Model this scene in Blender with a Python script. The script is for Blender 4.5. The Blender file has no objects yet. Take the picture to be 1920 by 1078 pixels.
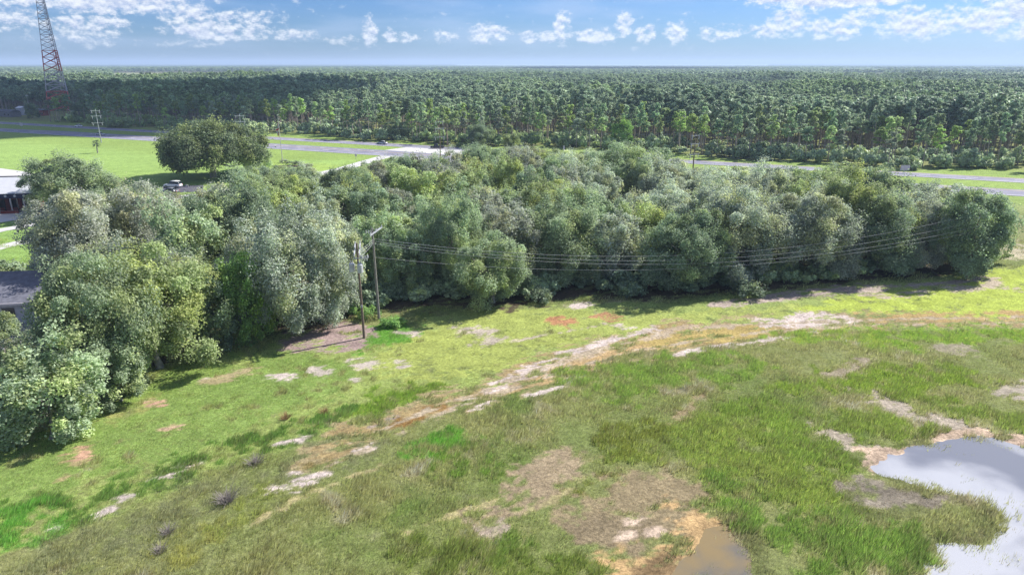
import bpy, math, random
import numpy as np
from mathutils import Vector

# ------------------------------------------------------------------ camera, world, sun, exposure
S = bpy.context.scene
COL = S.collection
PITCH = math.radians(18.15); F = 1280.0; CH = 32.0
cam = bpy.data.objects.new('camera', bpy.data.cameras.new('camera'))
COL.objects.link(cam)
cam.location = (0, 0, CH)
cam.rotation_euler = (math.pi/2 - PITCH, 0, 0)
cam.data.sensor_width = 36; cam.data.lens = 24
cam.data.clip_start = 0.5; cam.data.clip_end = 60000
S.camera = cam
S.view_settings.view_transform = 'Standard'
S.view_settings.look = 'None'
S.view_settings.gamma = 1
S.view_settings.exposure = 0.82

SUN_EL = math.radians(41)
SUN_AZ = math.radians(61)            # from +Y towards +X
sd = bpy.data.lights.new('sun', 'SUN'); sd.energy = 5.0; sd.angle = math.radians(0.55); sd.color = (1.0, 0.97, 0.92)
sun = bpy.data.objects.new('sun', sd); COL.objects.link(sun)
SDIR = Vector((math.sin(SUN_AZ)*math.cos(SUN_EL), math.cos(SUN_AZ)*math.cos(SUN_EL), math.sin(SUN_EL)))
sun.rotation_euler = SDIR.to_track_quat('Z', 'Y').to_euler()
sun.location = (60, 60, 200)

class NT:
    """short-hand for building node trees"""
    def __init__(s, t): s.t = t; s.N = t.nodes; s.L = t.links
    def n(s, kind, **kw):
        o = s.N.new(kind)
        for k, v in kw.items(): setattr(o, k, v)
        return o
    def put(s, sock, v):
        if isinstance(v, bpy.types.NodeSocket): s.L.new(v, sock)
        elif v is not None: sock.default_value = v
    def m(s, op, a, b=None, c=None, clamp=False):
        o = s.n('ShaderNodeMath', operation=op, use_clamp=clamp)
        s.put(o.inputs[0], a); s.put(o.inputs[1], b); s.put(o.inputs[2], c)
        return o.outputs[0]
    def rng(s, v, a, b, c=0.0, d=1.0, smooth=True):
        o = s.n('ShaderNodeMapRange'); o.interpolation_type = 'SMOOTHSTEP' if smooth else 'LINEAR'
        s.put(o.inputs[0], v)
        for i, q in enumerate((a, b, c, d)): s.put(o.inputs[1+i], q)
        return o.outputs[0]
    def mix(s, f, a, b, blend='MIX'):
        o = s.n('ShaderNodeMix', data_type='RGBA', blend_type=blend)
        s.put(o.inputs[0], f); s.put(o.inputs[6], a); s.put(o.inputs[7], b)
        return o.outputs[2]
    def noise(s, vec, scale, detail=4, rough=.55, dist=0, dims='3D'):
        o = s.n('ShaderNodeTexNoise', noise_dimensions=dims)
        if vec is not None: s.L.new(vec, o.inputs['Vector'])
        o.inputs['Scale'].default_value = scale; o.inputs['Detail'].default_value = detail
        o.inputs['Roughness'].default_value = rough; o.inputs['Distortion'].default_value = dist
        return o.outputs[0]

W = bpy.data.worlds.new('World'); S.world = W; W.use_nodes = True
W.node_tree.nodes.clear()
w = NT(W.node_tree)
sky = w.n('ShaderNodeTexSky', sky_type='NISHITA'); sky.sun_disc = False
sky.sun_elevation = SUN_EL; sky.sun_rotation = SUN_AZ
sky.altitude = 30; sky.air_density = 1.0; sky.dust_density = 0.4; sky.ozone_density = 2.5
SKYS = 0.062
tc = w.n('ShaderNodeTexCoord'); sp = w.n('ShaderNodeSeparateXYZ'); w.L.new(tc.outputs['Generated'], sp.inputs[0])
az = w.m('ARCTAN2', sp.outputs[0], sp.outputs[1]); el = w.m('ARCSINE', sp.outputs[2])
def cvec(sa, se, off=0.0, seed=0.0):
    c = w.n('ShaderNodeCombineXYZ')
    w.L.new(w.m('MULTIPLY', az, sa), c.inputs[0])
    w.L.new(w.m('MULTIPLY', w.m('ADD', el, off), se), c.inputs[1]); c.inputs[2].default_value = seed
    return c.outputs[0]
def blob(a, e, ra, re):
    """soft elliptical patch of sky where a cloud stands"""
    x = w.m('DIVIDE', w.m('SUBTRACT', az, a), ra); y = w.m('DIVIDE', w.m('SUBTRACT', el, e), re)
    r = w.m('ADD', w.m('MULTIPLY', x, x), w.m('MULTIPLY', y, y))
    return w.rng(r, 2.8, 0.0)
def PX(px): return math.atan((px-960)/1347.0)
def PY(py): return (120-py)/1347.0
puffs = [(697, 62, 13, 22, 1.0), (755, 74, 26, 9, .8), (835, 74, 20, 11, .7), (920, 70, 30, 15, .95), (992, 74, 16, 10, .8), (1055, 58, 16, 24, 1.0), (1030, 72, 22, 9, .8),
         (1165, 52, 16, 18, .95), (1120, 70, 34, 13, .95), (1207, 68, 16, 12, .95), (1262, 66, 20, 14, .8), (1350, 68, 34, 13, .8), (1475, 54, 34, 19, 1.0), (1420, 68, 30, 10, .8),
         (1560, 62, 44, 16, .85), (1600, 48, 28, 18, .85), (1700, 58, 60, 22, .9), (1760, 44, 34, 12, .9), (1850, 52, 70, 24, 1.0), (1920, 66, 60, 20, .9), (1905, 20, 50, 16, .9),
         (1550, 12, 105, 17, 1.5), (1700, 4, 130, 14, 1.4), (350, 40, 40, 15, .85), (480, 50, 50, 17, .85), (420, 66, 80, 14, .9), (200, 20, 110, 22, 1.15), (60, 8, 90, 12, .9),
         (190, 62, 50, 14, .85), (40, 55, 50, 20, .7), (120, 88, 90, 10, .5), (330, 88, 60, 8, .5), (560, 72, 40, 10, .6), (640, 78, 30, 8, .5)]
tot = None
for (a, b, ra, rb, k) in puffs:
    v = w.m('MULTIPLY', blob(PX(a), PY(b), ra/1347.0, rb/1347.0), k)
    tot = v if tot is None else w.m('MAXIMUM', tot, v)
# ordinary fair-weather clouds over the rest of the sky
high = w.m('MULTIPLY', w.rng(el, .09, .16), w.rng(w.noise(cvec(3.0, 7.0, 0, 3.3), 1.0, 3), .40, .62))
tot = w.m('MAXIMUM', tot, w.m('MULTIPLY', high, .9))
n1 = w.noise(cvec(75, 115, 0, 1.7), 1.0, 7, .62)
n1b = w.noise(cvec(75, 115, .004, 1.7), 1.0, 7, .62)
n2 = w.noise(cvec(14, 30, 0, 5.1), 1.0, 5, .6)
dens = w.m('ADD', w.m('MULTIPLY', tot, .66), w.m('ADD', w.m('MULTIPLY', w.m('SUBTRACT', n1, .5), 1.9), w.m('MULTIPLY', w.m('SUBTRACT', n2, .5), 1.1)))
mask = w.m('MULTIPLY', w.m('MULTIPLY', w.rng(dens, .18, .80), .92), w.rng(el, .003, .03, .25, 1.0))
thick = w.rng(dens, .45, 1.0)
lit = w.m('ADD', w.m('MULTIPLY', w.m('SUBTRACT', n1, n1b), 4.0), .66)
lit = w.m('SUBTRACT', lit, w.m('MULTIPLY', w.m('SUBTRACT', thick, .25), .45), clamp=True)
k = 1/SKYS
cw = w.mix(lit, (.29*k, .35*k, .50*k, 1), (.60*k, .62*k, .65*k, 1))
skyc = w.mix(1.0, sky.outputs[0], (.43, .68, 1.18, 1), 'MULTIPLY')
veil = w.m('MULTIPLY', w.m('MULTIPLY', w.rng(w.noise(cvec(5, 26, 0, 9.2), 1.0, 4), .42, .7), w.rng(el, .01, .03)), .35)
skyc = w.mix(veil, skyc, (.34*k, .42*k, .58*k, 1))
bg = w.n('ShaderNodeBackground'); w.L.new(w.mix(mask, skyc, cw), bg.inputs[0]); bg.inputs[1].default_value = SKYS
wo = w.n('ShaderNodeOutputWorld'); w.L.new(bg.outputs[0], wo.inputs[0])

# ------------------------------------------------------------------ helpers
rs = np.random.default_rng(11)
random.seed(5)
def U(px, py, z=0.0):
    """ground point that the photograph shows at pixel px, py (plus height z)"""
    dy = py-539.0
    dn = F*math.sin(PITCH)+dy*math.cos(PITCH); fw = F*math.cos(PITCH)-dy*math.sin(PITCH)
    t = (CH-z)/dn
    return ((px-960)*t, fw*t)
def px_of(x, y, z=0):
    fw = y*math.cos(PITCH)+(CH-z)*math.sin(PITCH); return 960+F*x/fw
def height_at(py, Y):
    dy = py-539.0
    dn = F*math.sin(PITCH)+dy*math.cos(PITCH); fw = F*math.cos(PITCH)-dy*math.sin(PITCH)
    return CH-Y*dn/fw
def lin(c): return tuple(((v/255.0+.055)/1.055)**2.4 if v > 10 else v/255.0/12.92 for v in c)
K = .60
def A(r, g, b, k=K): return np.array(lin((r, g, b)))*k

def tag(o, label=None, cat=None, group=None, kind=None):
    if label: o['label'] = label
    if cat: o['category'] = cat
    if group: o['group'] = group
    if kind: o['kind'] = kind
    return o
def empty(name, loc, rz=0):
    o = bpy.data.objects.new(name, None); COL.objects.link(o); o.location = loc; o.rotation_euler = (0, 0, rz); o.empty_display_size = .5
    return o
def meshobj(name, me, mat=None, parent=None, link=True):
    if mat is not None: me.materials.append(mat)
    o = bpy.data.objects.new(name, me)
    if link: COL.objects.link(o)
    if parent is not None: o.parent = parent
    return o
def np_mesh(name, V, Fc, n, col=None, smooth=False):
    """V (m,3) vertices, Fc (k,n) faces, col (m,3) per-vertex colour"""
    me = bpy.data.meshes.new(name)
    V = np.asarray(V, dtype=np.float32); Fc = np.asarray(Fc, dtype=np.int32)
    me.vertices.add(len(V)); me.vertices.foreach_set('co', V.ravel())
    me.loops.add(Fc.size); me.loops.foreach_set('vertex_index', Fc.ravel())
    me.polygons.add(len(Fc)); me.polygons.foreach_set('loop_start', np.arange(0, Fc.size, n, dtype=np.int32))
    me.polygons.foreach_set('loop_total', np.full(len(Fc), n, dtype=np.int32))
    if smooth: me.polygons.foreach_set('use_smooth', np.ones(len(Fc), dtype=bool))
    if col is not None:
        a = me.color_attributes.new('tint', 'FLOAT_COLOR', 'POINT')
        c = np.ones((len(V), 4), dtype=np.float32); c[:, :3] = col; a.data.foreach_set('color', c.ravel())
    me.update(calc_edges=True)
    return me

class MB:
    """collects boxes, tubes and prisms into one mesh"""
    def __init__(s): s.v = []; s.f = []
    def add(s, vs, fs):
        b = len(s.v); s.v += [tuple(x) for x in vs]; s.f += [tuple(i+b for i in f) for f in fs]; return s
    def box(s, c, d, rz=0, tilt=0):
        cx, cy, cz = c; hx, hy, hz = d[0]/2, d[1]/2, d[2]/2
        ca, sa = math.cos(rz), math.sin(rz); ct, st = math.cos(tilt), math.sin(tilt)
        vs = []
        for x, y, z in [(-1,-1,-1),(1,-1,-1),(1,1,-1),(-1,1,-1),(-1,-1,1),(1,-1,1),(1,1,1),(-1,1,1)]:
            X, Y, Z = x*hx, y*hy, z*hz
            X, Z = X*ct-Z*st, X*st+Z*ct
            vs.append((cx+X*ca-Y*sa, cy+X*sa+Y*ca, cz+Z))
        return s.add(vs, [(0,3,2,1),(4,5,6,7),(0,1,5,4),(1,2,6,5),(2,3,7,6),(3,0,4,7)])
    def tube(s, pts, rad, n=8, caps=True):
        pts = [Vector(p) for p in pts]
        if not hasattr(rad, '__len__'): rad = [rad]*len(pts)
        vs = []; fs = []; ref = Vector((0.13, 0.97, 0.2)).normalized()
        for i, p in enumerate(pts):
            d = (pts[min(i+1, len(pts)-1)]-pts[max(i-1, 0)]).normalized()
            if abs(d.dot(ref)) > .98: ref = Vector((1, 0, 0))
            u = d.cross(ref).normalized(); v = d.cross(u)
            for j in range(n):
                a = 2*math.pi*j/n; vs.append(p+(u*math.cos(a)+v*math.sin(a))*rad[i])
        for i in range(len(pts)-1):
            for j in range(n):
                fs.append((i*n+j, i*n+(j+1) % n, (i+1)*n+(j+1) % n, (i+1)*n+j))
        if caps: fs.append(tuple(range(n))[::-1]); fs.append(tuple((len(pts)-1)*n+j for j in range(n)))
        return s.add(vs, fs)
    def prism(s, poly, z0, z1):
        n = len(poly)
        vs = [(x, y, z0) for x, y in poly]+[(x, y, z1) for x, y in poly]
        return s.add(vs, [tuple(range(n))[::-1], tuple(range(n, 2*n))]+[(i, (i+1) % n, n+(i+1) % n, n+i) for i in range(n)])
    def sheet(s, poly, z): return s.add([(x, y, z) for x, y in poly], [tuple(range(len(poly)))])
    def build(s, name, mat, parent=None, smooth=False, link=True):
        me = bpy.data.meshes.new(name); me.from_pydata(s.v, [], s.f); me.update()
        if smooth:
            me.polygons.foreach_set('use_smooth', np.ones(len(me.polygons), dtype=bool))
        return meshobj(name, me, mat, parent, link)
def copy_tree(o, parent=None):
    c = o.copy(); COL.objects.link(c)
    if parent is not None: c.parent = parent
    for ch in list(o.children): copy_tree(ch, c)
    return c

# value noise in numpy (for ground cover and heights)
def vnoise(x, y, seed):
    xi = np.floor(x).astype(np.int64); yi = np.floor(y).astype(np.int64); fx = x-xi; fy = y-yi
    fx = fx*fx*(3-2*fx); fy = fy*fy*(3-2*fy)
    def h(a, b):
        n = (a*374761393+b*668265263+seed*1274126177) & 0xffffffff
        n = ((n ^ (n >> 13))*1274126177) & 0xffffffff
        return ((n ^ (n >> 16)) & 0xffff)/65535.0
    return (h(xi, yi)*(1-fx)+h(xi+1, yi)*fx)*(1-fy)+(h(xi, yi+1)*(1-fx)+h(xi+1, yi+1)*fx)*fy
def fbm(x, y, s, seed, o=4):
    t = 0; a = 1; n = 0
    for i in range(o):
        t = t+a*vnoise(x/s+seed*7.3, y/s-seed*3.1, seed+i*17); n += a; a *= .55; s *= .47
    return t/n-.5
def sdist(P, X, Y):
    """signed distance to polygon, negative inside"""
    d = np.full(X.shape, 1e18); ins = np.zeros(X.shape, bool); n = len(P)
    for i in range(n):
        ax, ay = P[i]; bx, by = P[(i+1) % n]; ex, ey = bx-ax, by-ay; wx = X-ax; wy = Y-ay
        t = np.clip((wx*ex+wy*ey)/max(ex*ex+ey*ey, 1e-9), 0, 1)
        d = np.minimum(d, (wx-ex*t)**2+(wy-ey*t)**2)
        if by != ay:
            c = ((ay > Y) != (by > Y)) & (X < (bx-ax)*(Y-ay)/(by-ay)+ax); ins ^= c
    d = np.sqrt(d); return np.where(ins, -d, d)
def sstep(a, b, x):
    t = np.clip((x-a)/(b-a), 0, 1); return t*t*(3-2*t)
def poly(*p): return [U(x, y) for x, y in p]
def path(w_, *p):
    P = [Vector(U(x, y)) for x, y in p]; L_ = []; R_ = []
    for i, q in enumerate(P):
        d = (P[min(i+1, len(P)-1)]-P[max(i-1, 0)]).normalized(); n_ = Vector((-d.y, d.x))*w_/2; L_.append(tuple(q+n_)); R_.append(tuple(q-n_))
    return L_+R_[::-1]
def ell(x, y, rx, ry, rot=0):
    c, s_ = math.cos(math.radians(rot)), math.sin(math.radians(rot))
    return [U(x+rx*math.cos(a)*c-ry*math.sin(a)*s_, y-rx*math.cos(a)*s_-ry*math.sin(a)*c) for a in [2*math.pi*i/14 for i in range(14)]]

# ------------------------------------------------------------------ ground cover map (what grows or lies where)
# colour, sward height, tuft density, polygon, edge softness (m), raggedness (m)
POND1 = poly((1625,872),(1668,846),(1712,832),(1760,815),(1830,806),(1885,818),(1930,832),(2050,850),(2350,1250),(1650,1250),(1690,1078),(1735,1030),(1745,1010),(1830,1000),(1850,960),(1790,930),(1735,925),(1700,905),(1655,890))
POND1B = poly((1590,930),(1620,915),(1700,922),(1740,940),(1690,965),(1620,965))
POND2 = poly((1215,1100),(1262,1040),(1320,990),(1380,975),(1410,1005),(1425,1030),(1430,1100))
GREY = A(158,150,140); SAND = A(218,210,206, .52); TAN = A(196,170,128)
LAY = [
 # near lawn side of the track
 (A(150,178,88), .10, 1.0, poly((-300,1078),(-300,880),(60,840),(300,690),(560,640),(900,580),(1250,560),(1500,545),(1900,500),(2300,420),(2500,600),(1920,600),(1620,596),(1250,628),(1050,668),(950,715),(700,790),(400,900),(60,1020),(-60,1078)), .8, 2.5),
 (A(132,168,78), .13, 1.3, poly((-200,1030),(-200,900),(60,850),(300,700),(520,655),(690,690),(640,745),(480,810),(300,880),(60,960)), 1.5, 4),
 (A(164,186,84), .08, .8, poly((700,690),(760,620),(1000,580),(1250,585),(1480,572),(1560,585),(1250,612),(1050,650),(930,690),(820,715)), 1.5, 4),
 (A(172,200,62), .10, 1.0, poly((1500,592),(1560,560),(1750,535),(1900,500),(2200,450),(2300,600),(1640,592)), 1.0, 3),
 (A(106,170,52), .20, 1.4, poly((650,655),(690,615),(760,600),(800,610),(760,640),(690,665)), 1, 2.5),
 (A(110,150,40), .32, 1.4, poly((640,790),(720,730),(880,720),(840,745),(760,775),(700,800)), 1, 2),
 (A(92,134,52), .40, 1.6, poly((0,975),(150,930),(330,860),(560,790),(650,770),(640,800),(520,850),(330,915),(130,985),(0,1030)), 1, 3.5),
 (A(98,170,55), .4, 1.5, poly((-20,1030),(20,975),(90,960),(130,985),(70,1010)), .6, 2),
 # brown marsh strip below the ditch
 (A(124,140,96), .32, 1.2, poly((0,1078),(120,1010),(330,930),(520,860),(640,810),(720,790),(820,760),(840,775),(680,860),(560,905),(420,985),(300,1078)), 1.2, 4),
 (A(138,152,76), .35, 1.2, ell(390,1000,90,18,28), 1, 3),
 (A(128,150,70), .35, 1.2, ell(480,950,60,22,30), 1, 3),
 # track: orange and buff
 (A(168,158,116), .05, .35, poly((560,860),(660,800),(780,752),(880,716),(1000,672),(1120,632),(1280,604),(1450,590),(1640,590),(1920,584),(2300,566),(2300,606),(1920,614),(1650,620),(1440,644),(1200,676),(1060,714),(940,760),(760,812),(640,862),(560,900)), .9, 2.5),
 (A(166,150,100), .06, .35, poly((640,810),(760,770),(880,730),(960,690),(1080,645),(1250,612),(1450,596),(1640,594),(1920,588),(2300,570),(2300,604),(1920,612),(1650,616),(1440,640),(1200,668),(1060,705),(950,745),(860,765),(760,800),(640,850),(600,850)), .5, 1.6),
 (A(186,162,110), .05, .35, poly((945,725),(1020,690),(1100,668),(1210,640),(1310,625),(1330,640),(1190,672),(1080,696),(1010,718),(960,738)), .4, 1.5),
 (A(184,168,92), .06, .5, poly((1180,640),(1260,615),(1400,603),(1460,615),(1440,635),(1250,655)), .5, 1.5),
 (A(184,162,98), .06, .4, poly((1600,590),(1920,582),(2300,560),(2300,585),(1920,600),(1640,606)), .5, 1.3),
 (A(186,136,92), .05, .3, ell(1045,604,28,7,0), .5, 1.5),
 (A(180,136,96), .05, .3, ell(1140,590,30,7,0), .5, 1.5),
 (A(150,120,60), .1, .5, ell(790,790,60,9,18), .6, 2),
 (A(150,140,84), .2, .8, ell(615,866,40,7,15), .5, 1.5),
 # pale sand
 (A(192,178,150,.54), .04, .35, poly((900,735),(1000,690),(1130,645),(1280,614),(1420,600),(1640,600),(1640,606),(1420,610),(1280,624),(1140,656),(1010,702),(910,746)), .3, 1.3),
 (SAND, .03, .10, poly((1405,602),(1440,594),(1500,588),(1570,592),(1625,604),(1600,613),(1520,616),(1450,613)), .25, 1.6),
 (SAND, .03, .15, poly((885,742),(930,712),(985,688),(1040,672),(1060,676),(1010,696),(960,715),(905,738)), .2, 1.5),
 (SAND, .03, .25, poly((1000,690),(1060,660),(1120,640),(1190,622),(1230,612),(1235,617),(1170,634),(1090,660),(1030,685)), .3, 1.5),
 (SAND, .03, .25, poly((985,742),(1040,720),(1090,702),(1100,707),(1050,728),(1000,748)), .2, 1.0),
 (SAND, .03, .3, poly((880,770),(900,758),(935,745),(930,752),(900,768)), .2, .8),
 (SAND, .03, .3, poly((1270,665),(1340,652),(1440,635),(1530,625),(1500,632),(1400,648),(1320,662)), .3, 1.2),
 (SAND, .03, .2, ell(688,838,20,7,12), .15, .9), (SAND, .03, .2, ell(635,865,14,5,12), .15, .7), (SAND, .03, .2, ell(550,906,42,13,14), .2, 1.6),
 (SAND, .03, .3, ell(600,890,22,5,18), .2, .8), (SAND, .05, .3, ell(513,712,26,10,-5), .3, 1.5), (SAND, .05, .35, ell(392,708,14,5,20), .3, .8),
 (SAND, .04, .3, ell(236,932,20,8,20), .2, .9), (SAND, .04, .4, ell(200,955,24,6,22), .2, .9), (SAND, .04, .4, ell(105,992,14,5,20), .2, .8), (SAND, .04, .45, ell(350,880,50,5,20), .3, 1.3),
 (SAND, .04, .45, ell(540,828,40,5,15), .3, 1.2), (GREY, .05, .4, ell(720,795,30,6,15), .3, 1.2), (SAND, .05, .5, ell(1080,572,30,6,5), .4, 1.4),
 (SAND, .04, .5, ell(880,755,30,6,20), .2, 1.0), (SAND, .05, .5, ell(1175,612,26,4,-8), .2, .8),
 (A(190,186,176), .05, .5, ell(600,700,26,8,0), .5, 1.6), (A(196,188,178), .05, .5, ell(680,682,26,8,-8), .5, 1.6), (A(190,186,176), .05, .5, ell(670,710,14,5,0), .4, 1.),
 (A(190,184,170), .05, .5, ell(905,628,50,11,-12), .6, 2.2), (A(186,180,170), .05, .5, ell(770,628,24,6,0), .5, 1.4), (A(190,186,176), .06, .5, ell(715,680,50,8,0), .5, 1.6),
 (A(200,164,140), .04, .3, ell(292,757,20,8,0), .4, 1.0), (A(196,172,140), .05, .4, ell(330,798,22,8,10), .4, 1.2), (A(196,158,130), .04, .25, ell(164,848,22,11,0), .4, 1.0),
 (A(170,162,110), .06, .5, ell(145,885,22,6,40), .4, 1.2), (A(170,162,120), .06, .6, ell(430,700,50,10,15), .5, 1.6), (A(158,168,90), .07, .7, ell(250,770,60,12,25), .5, 2),
 # leaf litter beneath the trees
 (A(168,150,148), .03, .12, poly((535,655),(545,625),(600,608),(665,604),(694,618),(696,652),(640,662),(570,660)), .5, 1.5),
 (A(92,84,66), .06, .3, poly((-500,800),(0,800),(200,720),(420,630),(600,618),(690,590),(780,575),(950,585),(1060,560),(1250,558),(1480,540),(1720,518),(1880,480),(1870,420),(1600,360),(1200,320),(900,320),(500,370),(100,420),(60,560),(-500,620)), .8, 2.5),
 (A(178,168,160), .04, .25, poly((1330,568),(1450,555),(1560,540),(1700,530),(1850,518),(1860,524),(1740,540),(1620,548),(1480,562),(1340,576)), .6, 1.8),
 (A(190,182,160), .05, .5, poly((1620,556),(1760,540),(1880,525),(1910,545),(1750,556)), .8, 2.2),
 (A(182,180,150), .05, .5, ell(1890,470,40,14,0), .8, 2.0),
 # wheel ruts in the track
 (A(186,176,150,.56), .04, .3, path(.5, (600,880),(700,836),(800,792),(900,752),(1000,714),(1100,684),(1200,658),(1330,636),(1450,622),(1640,610),(1920,606)), .12, .5),
 (A(186,176,150,.56), .04, .3, path(.5, (640,836),(740,796),(840,758),(930,722),(1020,688),(1120,656),(1240,628),(1380,610),(1640,600),(1920,594)), .12, .5),
 (A(196,188,170,.56), .04, .3, path(.35, (960,640),(1060,622),(1140,607)), .1, .4), (A(196,188,170,.56), .04, .3, path(.35, (1130,606),(1180,614),(1235,626)), .1, .4),
 # field right of and below the track
 (A(126,172,52), .35, 1.4, poly((1440,636),(1650,618),(1920,612),(2300,600),(2300,625),(1900,640),(1700,660),(1640,655),(1520,642)), .8, 2.5),
 (A(96,168,40), .38, 1.6, ell(820,840,62,14,18), .8, 2.0), (A(100,140,44), .4, 1.5, ell(870,880,70,20,0), 1.2, 3),
 (A(116,154,58), .42, 1.5, poly((1040,700),(1120,690),(1400,660),(1430,690),(1350,720),(1180,750),(1080,745)), 1.5, 4),
 (A(122,152,58), .5, 1.8, poly((1080,880),(1130,830),(1250,800),(1330,770),(1430,760),(1500,800),(1560,850),(1620,900),(1590,950),(1500,960),(1400,920),(1350,960),(1300,930),(1250,860)), 1.0, 3),
 (A(112,146,50), .55, 1.9, poly((1350,770),(1450,745),(1530,800),(1600,870),(1560,890),(1480,850)), 1.2, 2.5),
 (A(114,144,52), .5, 1.8, poly((1500,790),(1640,765),(1700,790),(1790,800),(1660,830),(1580,830)), .8, 2),
 (A(114,144,54), .5, 1.8, poly((1560,740),(1680,720),(1800,760),(1920,790),(2100,850),(1920,822),(1820,795),(1700,760)), .8, 2),
 (A(116,150,44), .45, 1.5, poly((1430,730),(1600,690),(1800,700),(1860,720),(1760,740),(1600,735)), 1.2, 3),
 (A(104,142,52), .55, 1.9, poly((1270,890),(1330,880),(1420,930),(1530,960),(1700,985),(1740,1000),(1700,1078),(1520,1078),(1500,1030),(1400,980),(1340,950)), .8, 2.5),
 (A(108,128,40), .5, 1.7, ell(1150,920,90,34,0), .8, 2.5), (A(110,136,54), .5, 1.5, ell(960,1050,180,50,0), 1.5, 4), (A(112,132,46), .45, 1.5, ell(1190,830,60,24,10), 1, 2.5),
 (A(102,136,52), .5, 1.6, ell(1010,1020,80,26,0), 1, 3),
 (A(176,172,120), .10, .6, path(.7, (885,990),(930,966),(990,958),(1040,940),(1075,915),(1095,890)), .2, .6),
 (A(176,172,120), .10, .6, path(.5, (480,985),(560,935),(640,900),(720,870)), .2, .6), (A(176,172,120), .10, .6, path(.5, (760,1000),(860,965),(940,935)), .2, .6),
 # worn and dry places
 (A(160,148,118), .10, .5, poly((990,870),(1060,840),(1120,850),(1110,880),(1060,920),(1000,960),(900,985),(870,1010),(880,980),(960,940),(1000,905)), 1.0, 2.5),
 (A(168,158,142), .07, .35, ell(910,1000,34,14,25), .8, 1.5), (A(150,140,104), .12, .5, ell(1300,765,50,12,30), .8, 2),
 (A(176,170,152), .06, .3, poly((1485,782),(1520,785),(1580,812),(1650,838),(1630,850),(1560,830),(1500,800)), .5, 1.2),
 (A(172,166,150), .06, .3, poly((1585,728),(1640,735),(1720,765),(1800,785),(1860,808),(1790,806),(1680,778),(1600,755)), .5, 1.2),
 (A(170,166,150), .06, .4, poly((1850,735),(1920,715),(2200,690),(2200,760),(1920,762)), .6, 1.5), (A(158,152,128), .1, .5, ell(1600,695,50,8,20), .8, 2), (A(158,156,130), .1, .5, ell(1790,655,60,7,-5), .8, 2),
 (A(150,140,106), .08, .5, poly((1130,880),(1230,870),(1290,900),(1330,960),(1280,1000),(1150,1000),(1060,980),(1080,940)), .8, 2.5),
 (A(142,132,102), .08, .5, ell(1160,1000,90,34,0), 1.0, 2),
 (A(222,190,128, .5), .03, .10, poly((1232,950),(1250,928),(1290,938),(1325,960),(1370,985),(1360,1010),(1300,1040),(1260,1060),(1230,1085),(1150,1080),(1140,1045),(1200,1035),(1270,1005),(1290,975),(1250,965)), .4, 1.6),
 (A(226,208,184, .5), .05, .45, ell(1190,972,12,4,10), .6, .9), (A(226,208,184, .5), .05, .45, ell(1232,994,11,4,10), .6, .8), (A(226,208,184, .5), .05, .45, ell(1176,1004,7,3,10), .6, .6),
 (A(230,208,180, .5), .03, .15, poly((1600,832),(1640,838),(1680,842),(1750,815),(1830,800),(1890,812),(1930,828),(1920,845),(1830,820),(1760,830),(1680,860),(1640,885),(1620,870)), .3, 1.0),
 (A(150,146,130), .12, .7, poly((1560,905),(1640,890),(1760,930),(1700,945),(1600,940)), .6, 1.5),
 (A(150,128,88), .03, .05, ell(1260,1062,60,26,20), .5, 1),
]
far_LAY = [
 (A(152,196,92), .0, 0, poly((-300,330),(-300,262),(0,262),(300,288),(520,300),(680,300),(640,318),(600,330),(520,345),(420,345),(300,340),(220,350),(60,340),(0,318)), 3, 6),
 (A(160,200,84), .0, 0, poly((500,300),(560,306),(650,310),(600,324),(520,340),(440,330)), 2, 5),
 (A(138,184,84), .0, 0, poly((-300,520),(-300,395),(0,395),(70,390),(90,480),(60,520)), 2, 3),
]
ROAD_D = Vector((.911, -.413)); ROAD_N = Vector((.413, .911))
def near_mid(x): return 236.2-.453*x
def far_mid(x): return 263.5-.461*x
def forest_edge(x): return 283.0-.435*x+7*np.sin(x*.043)+4*np.sin(x*.13+1)

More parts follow.
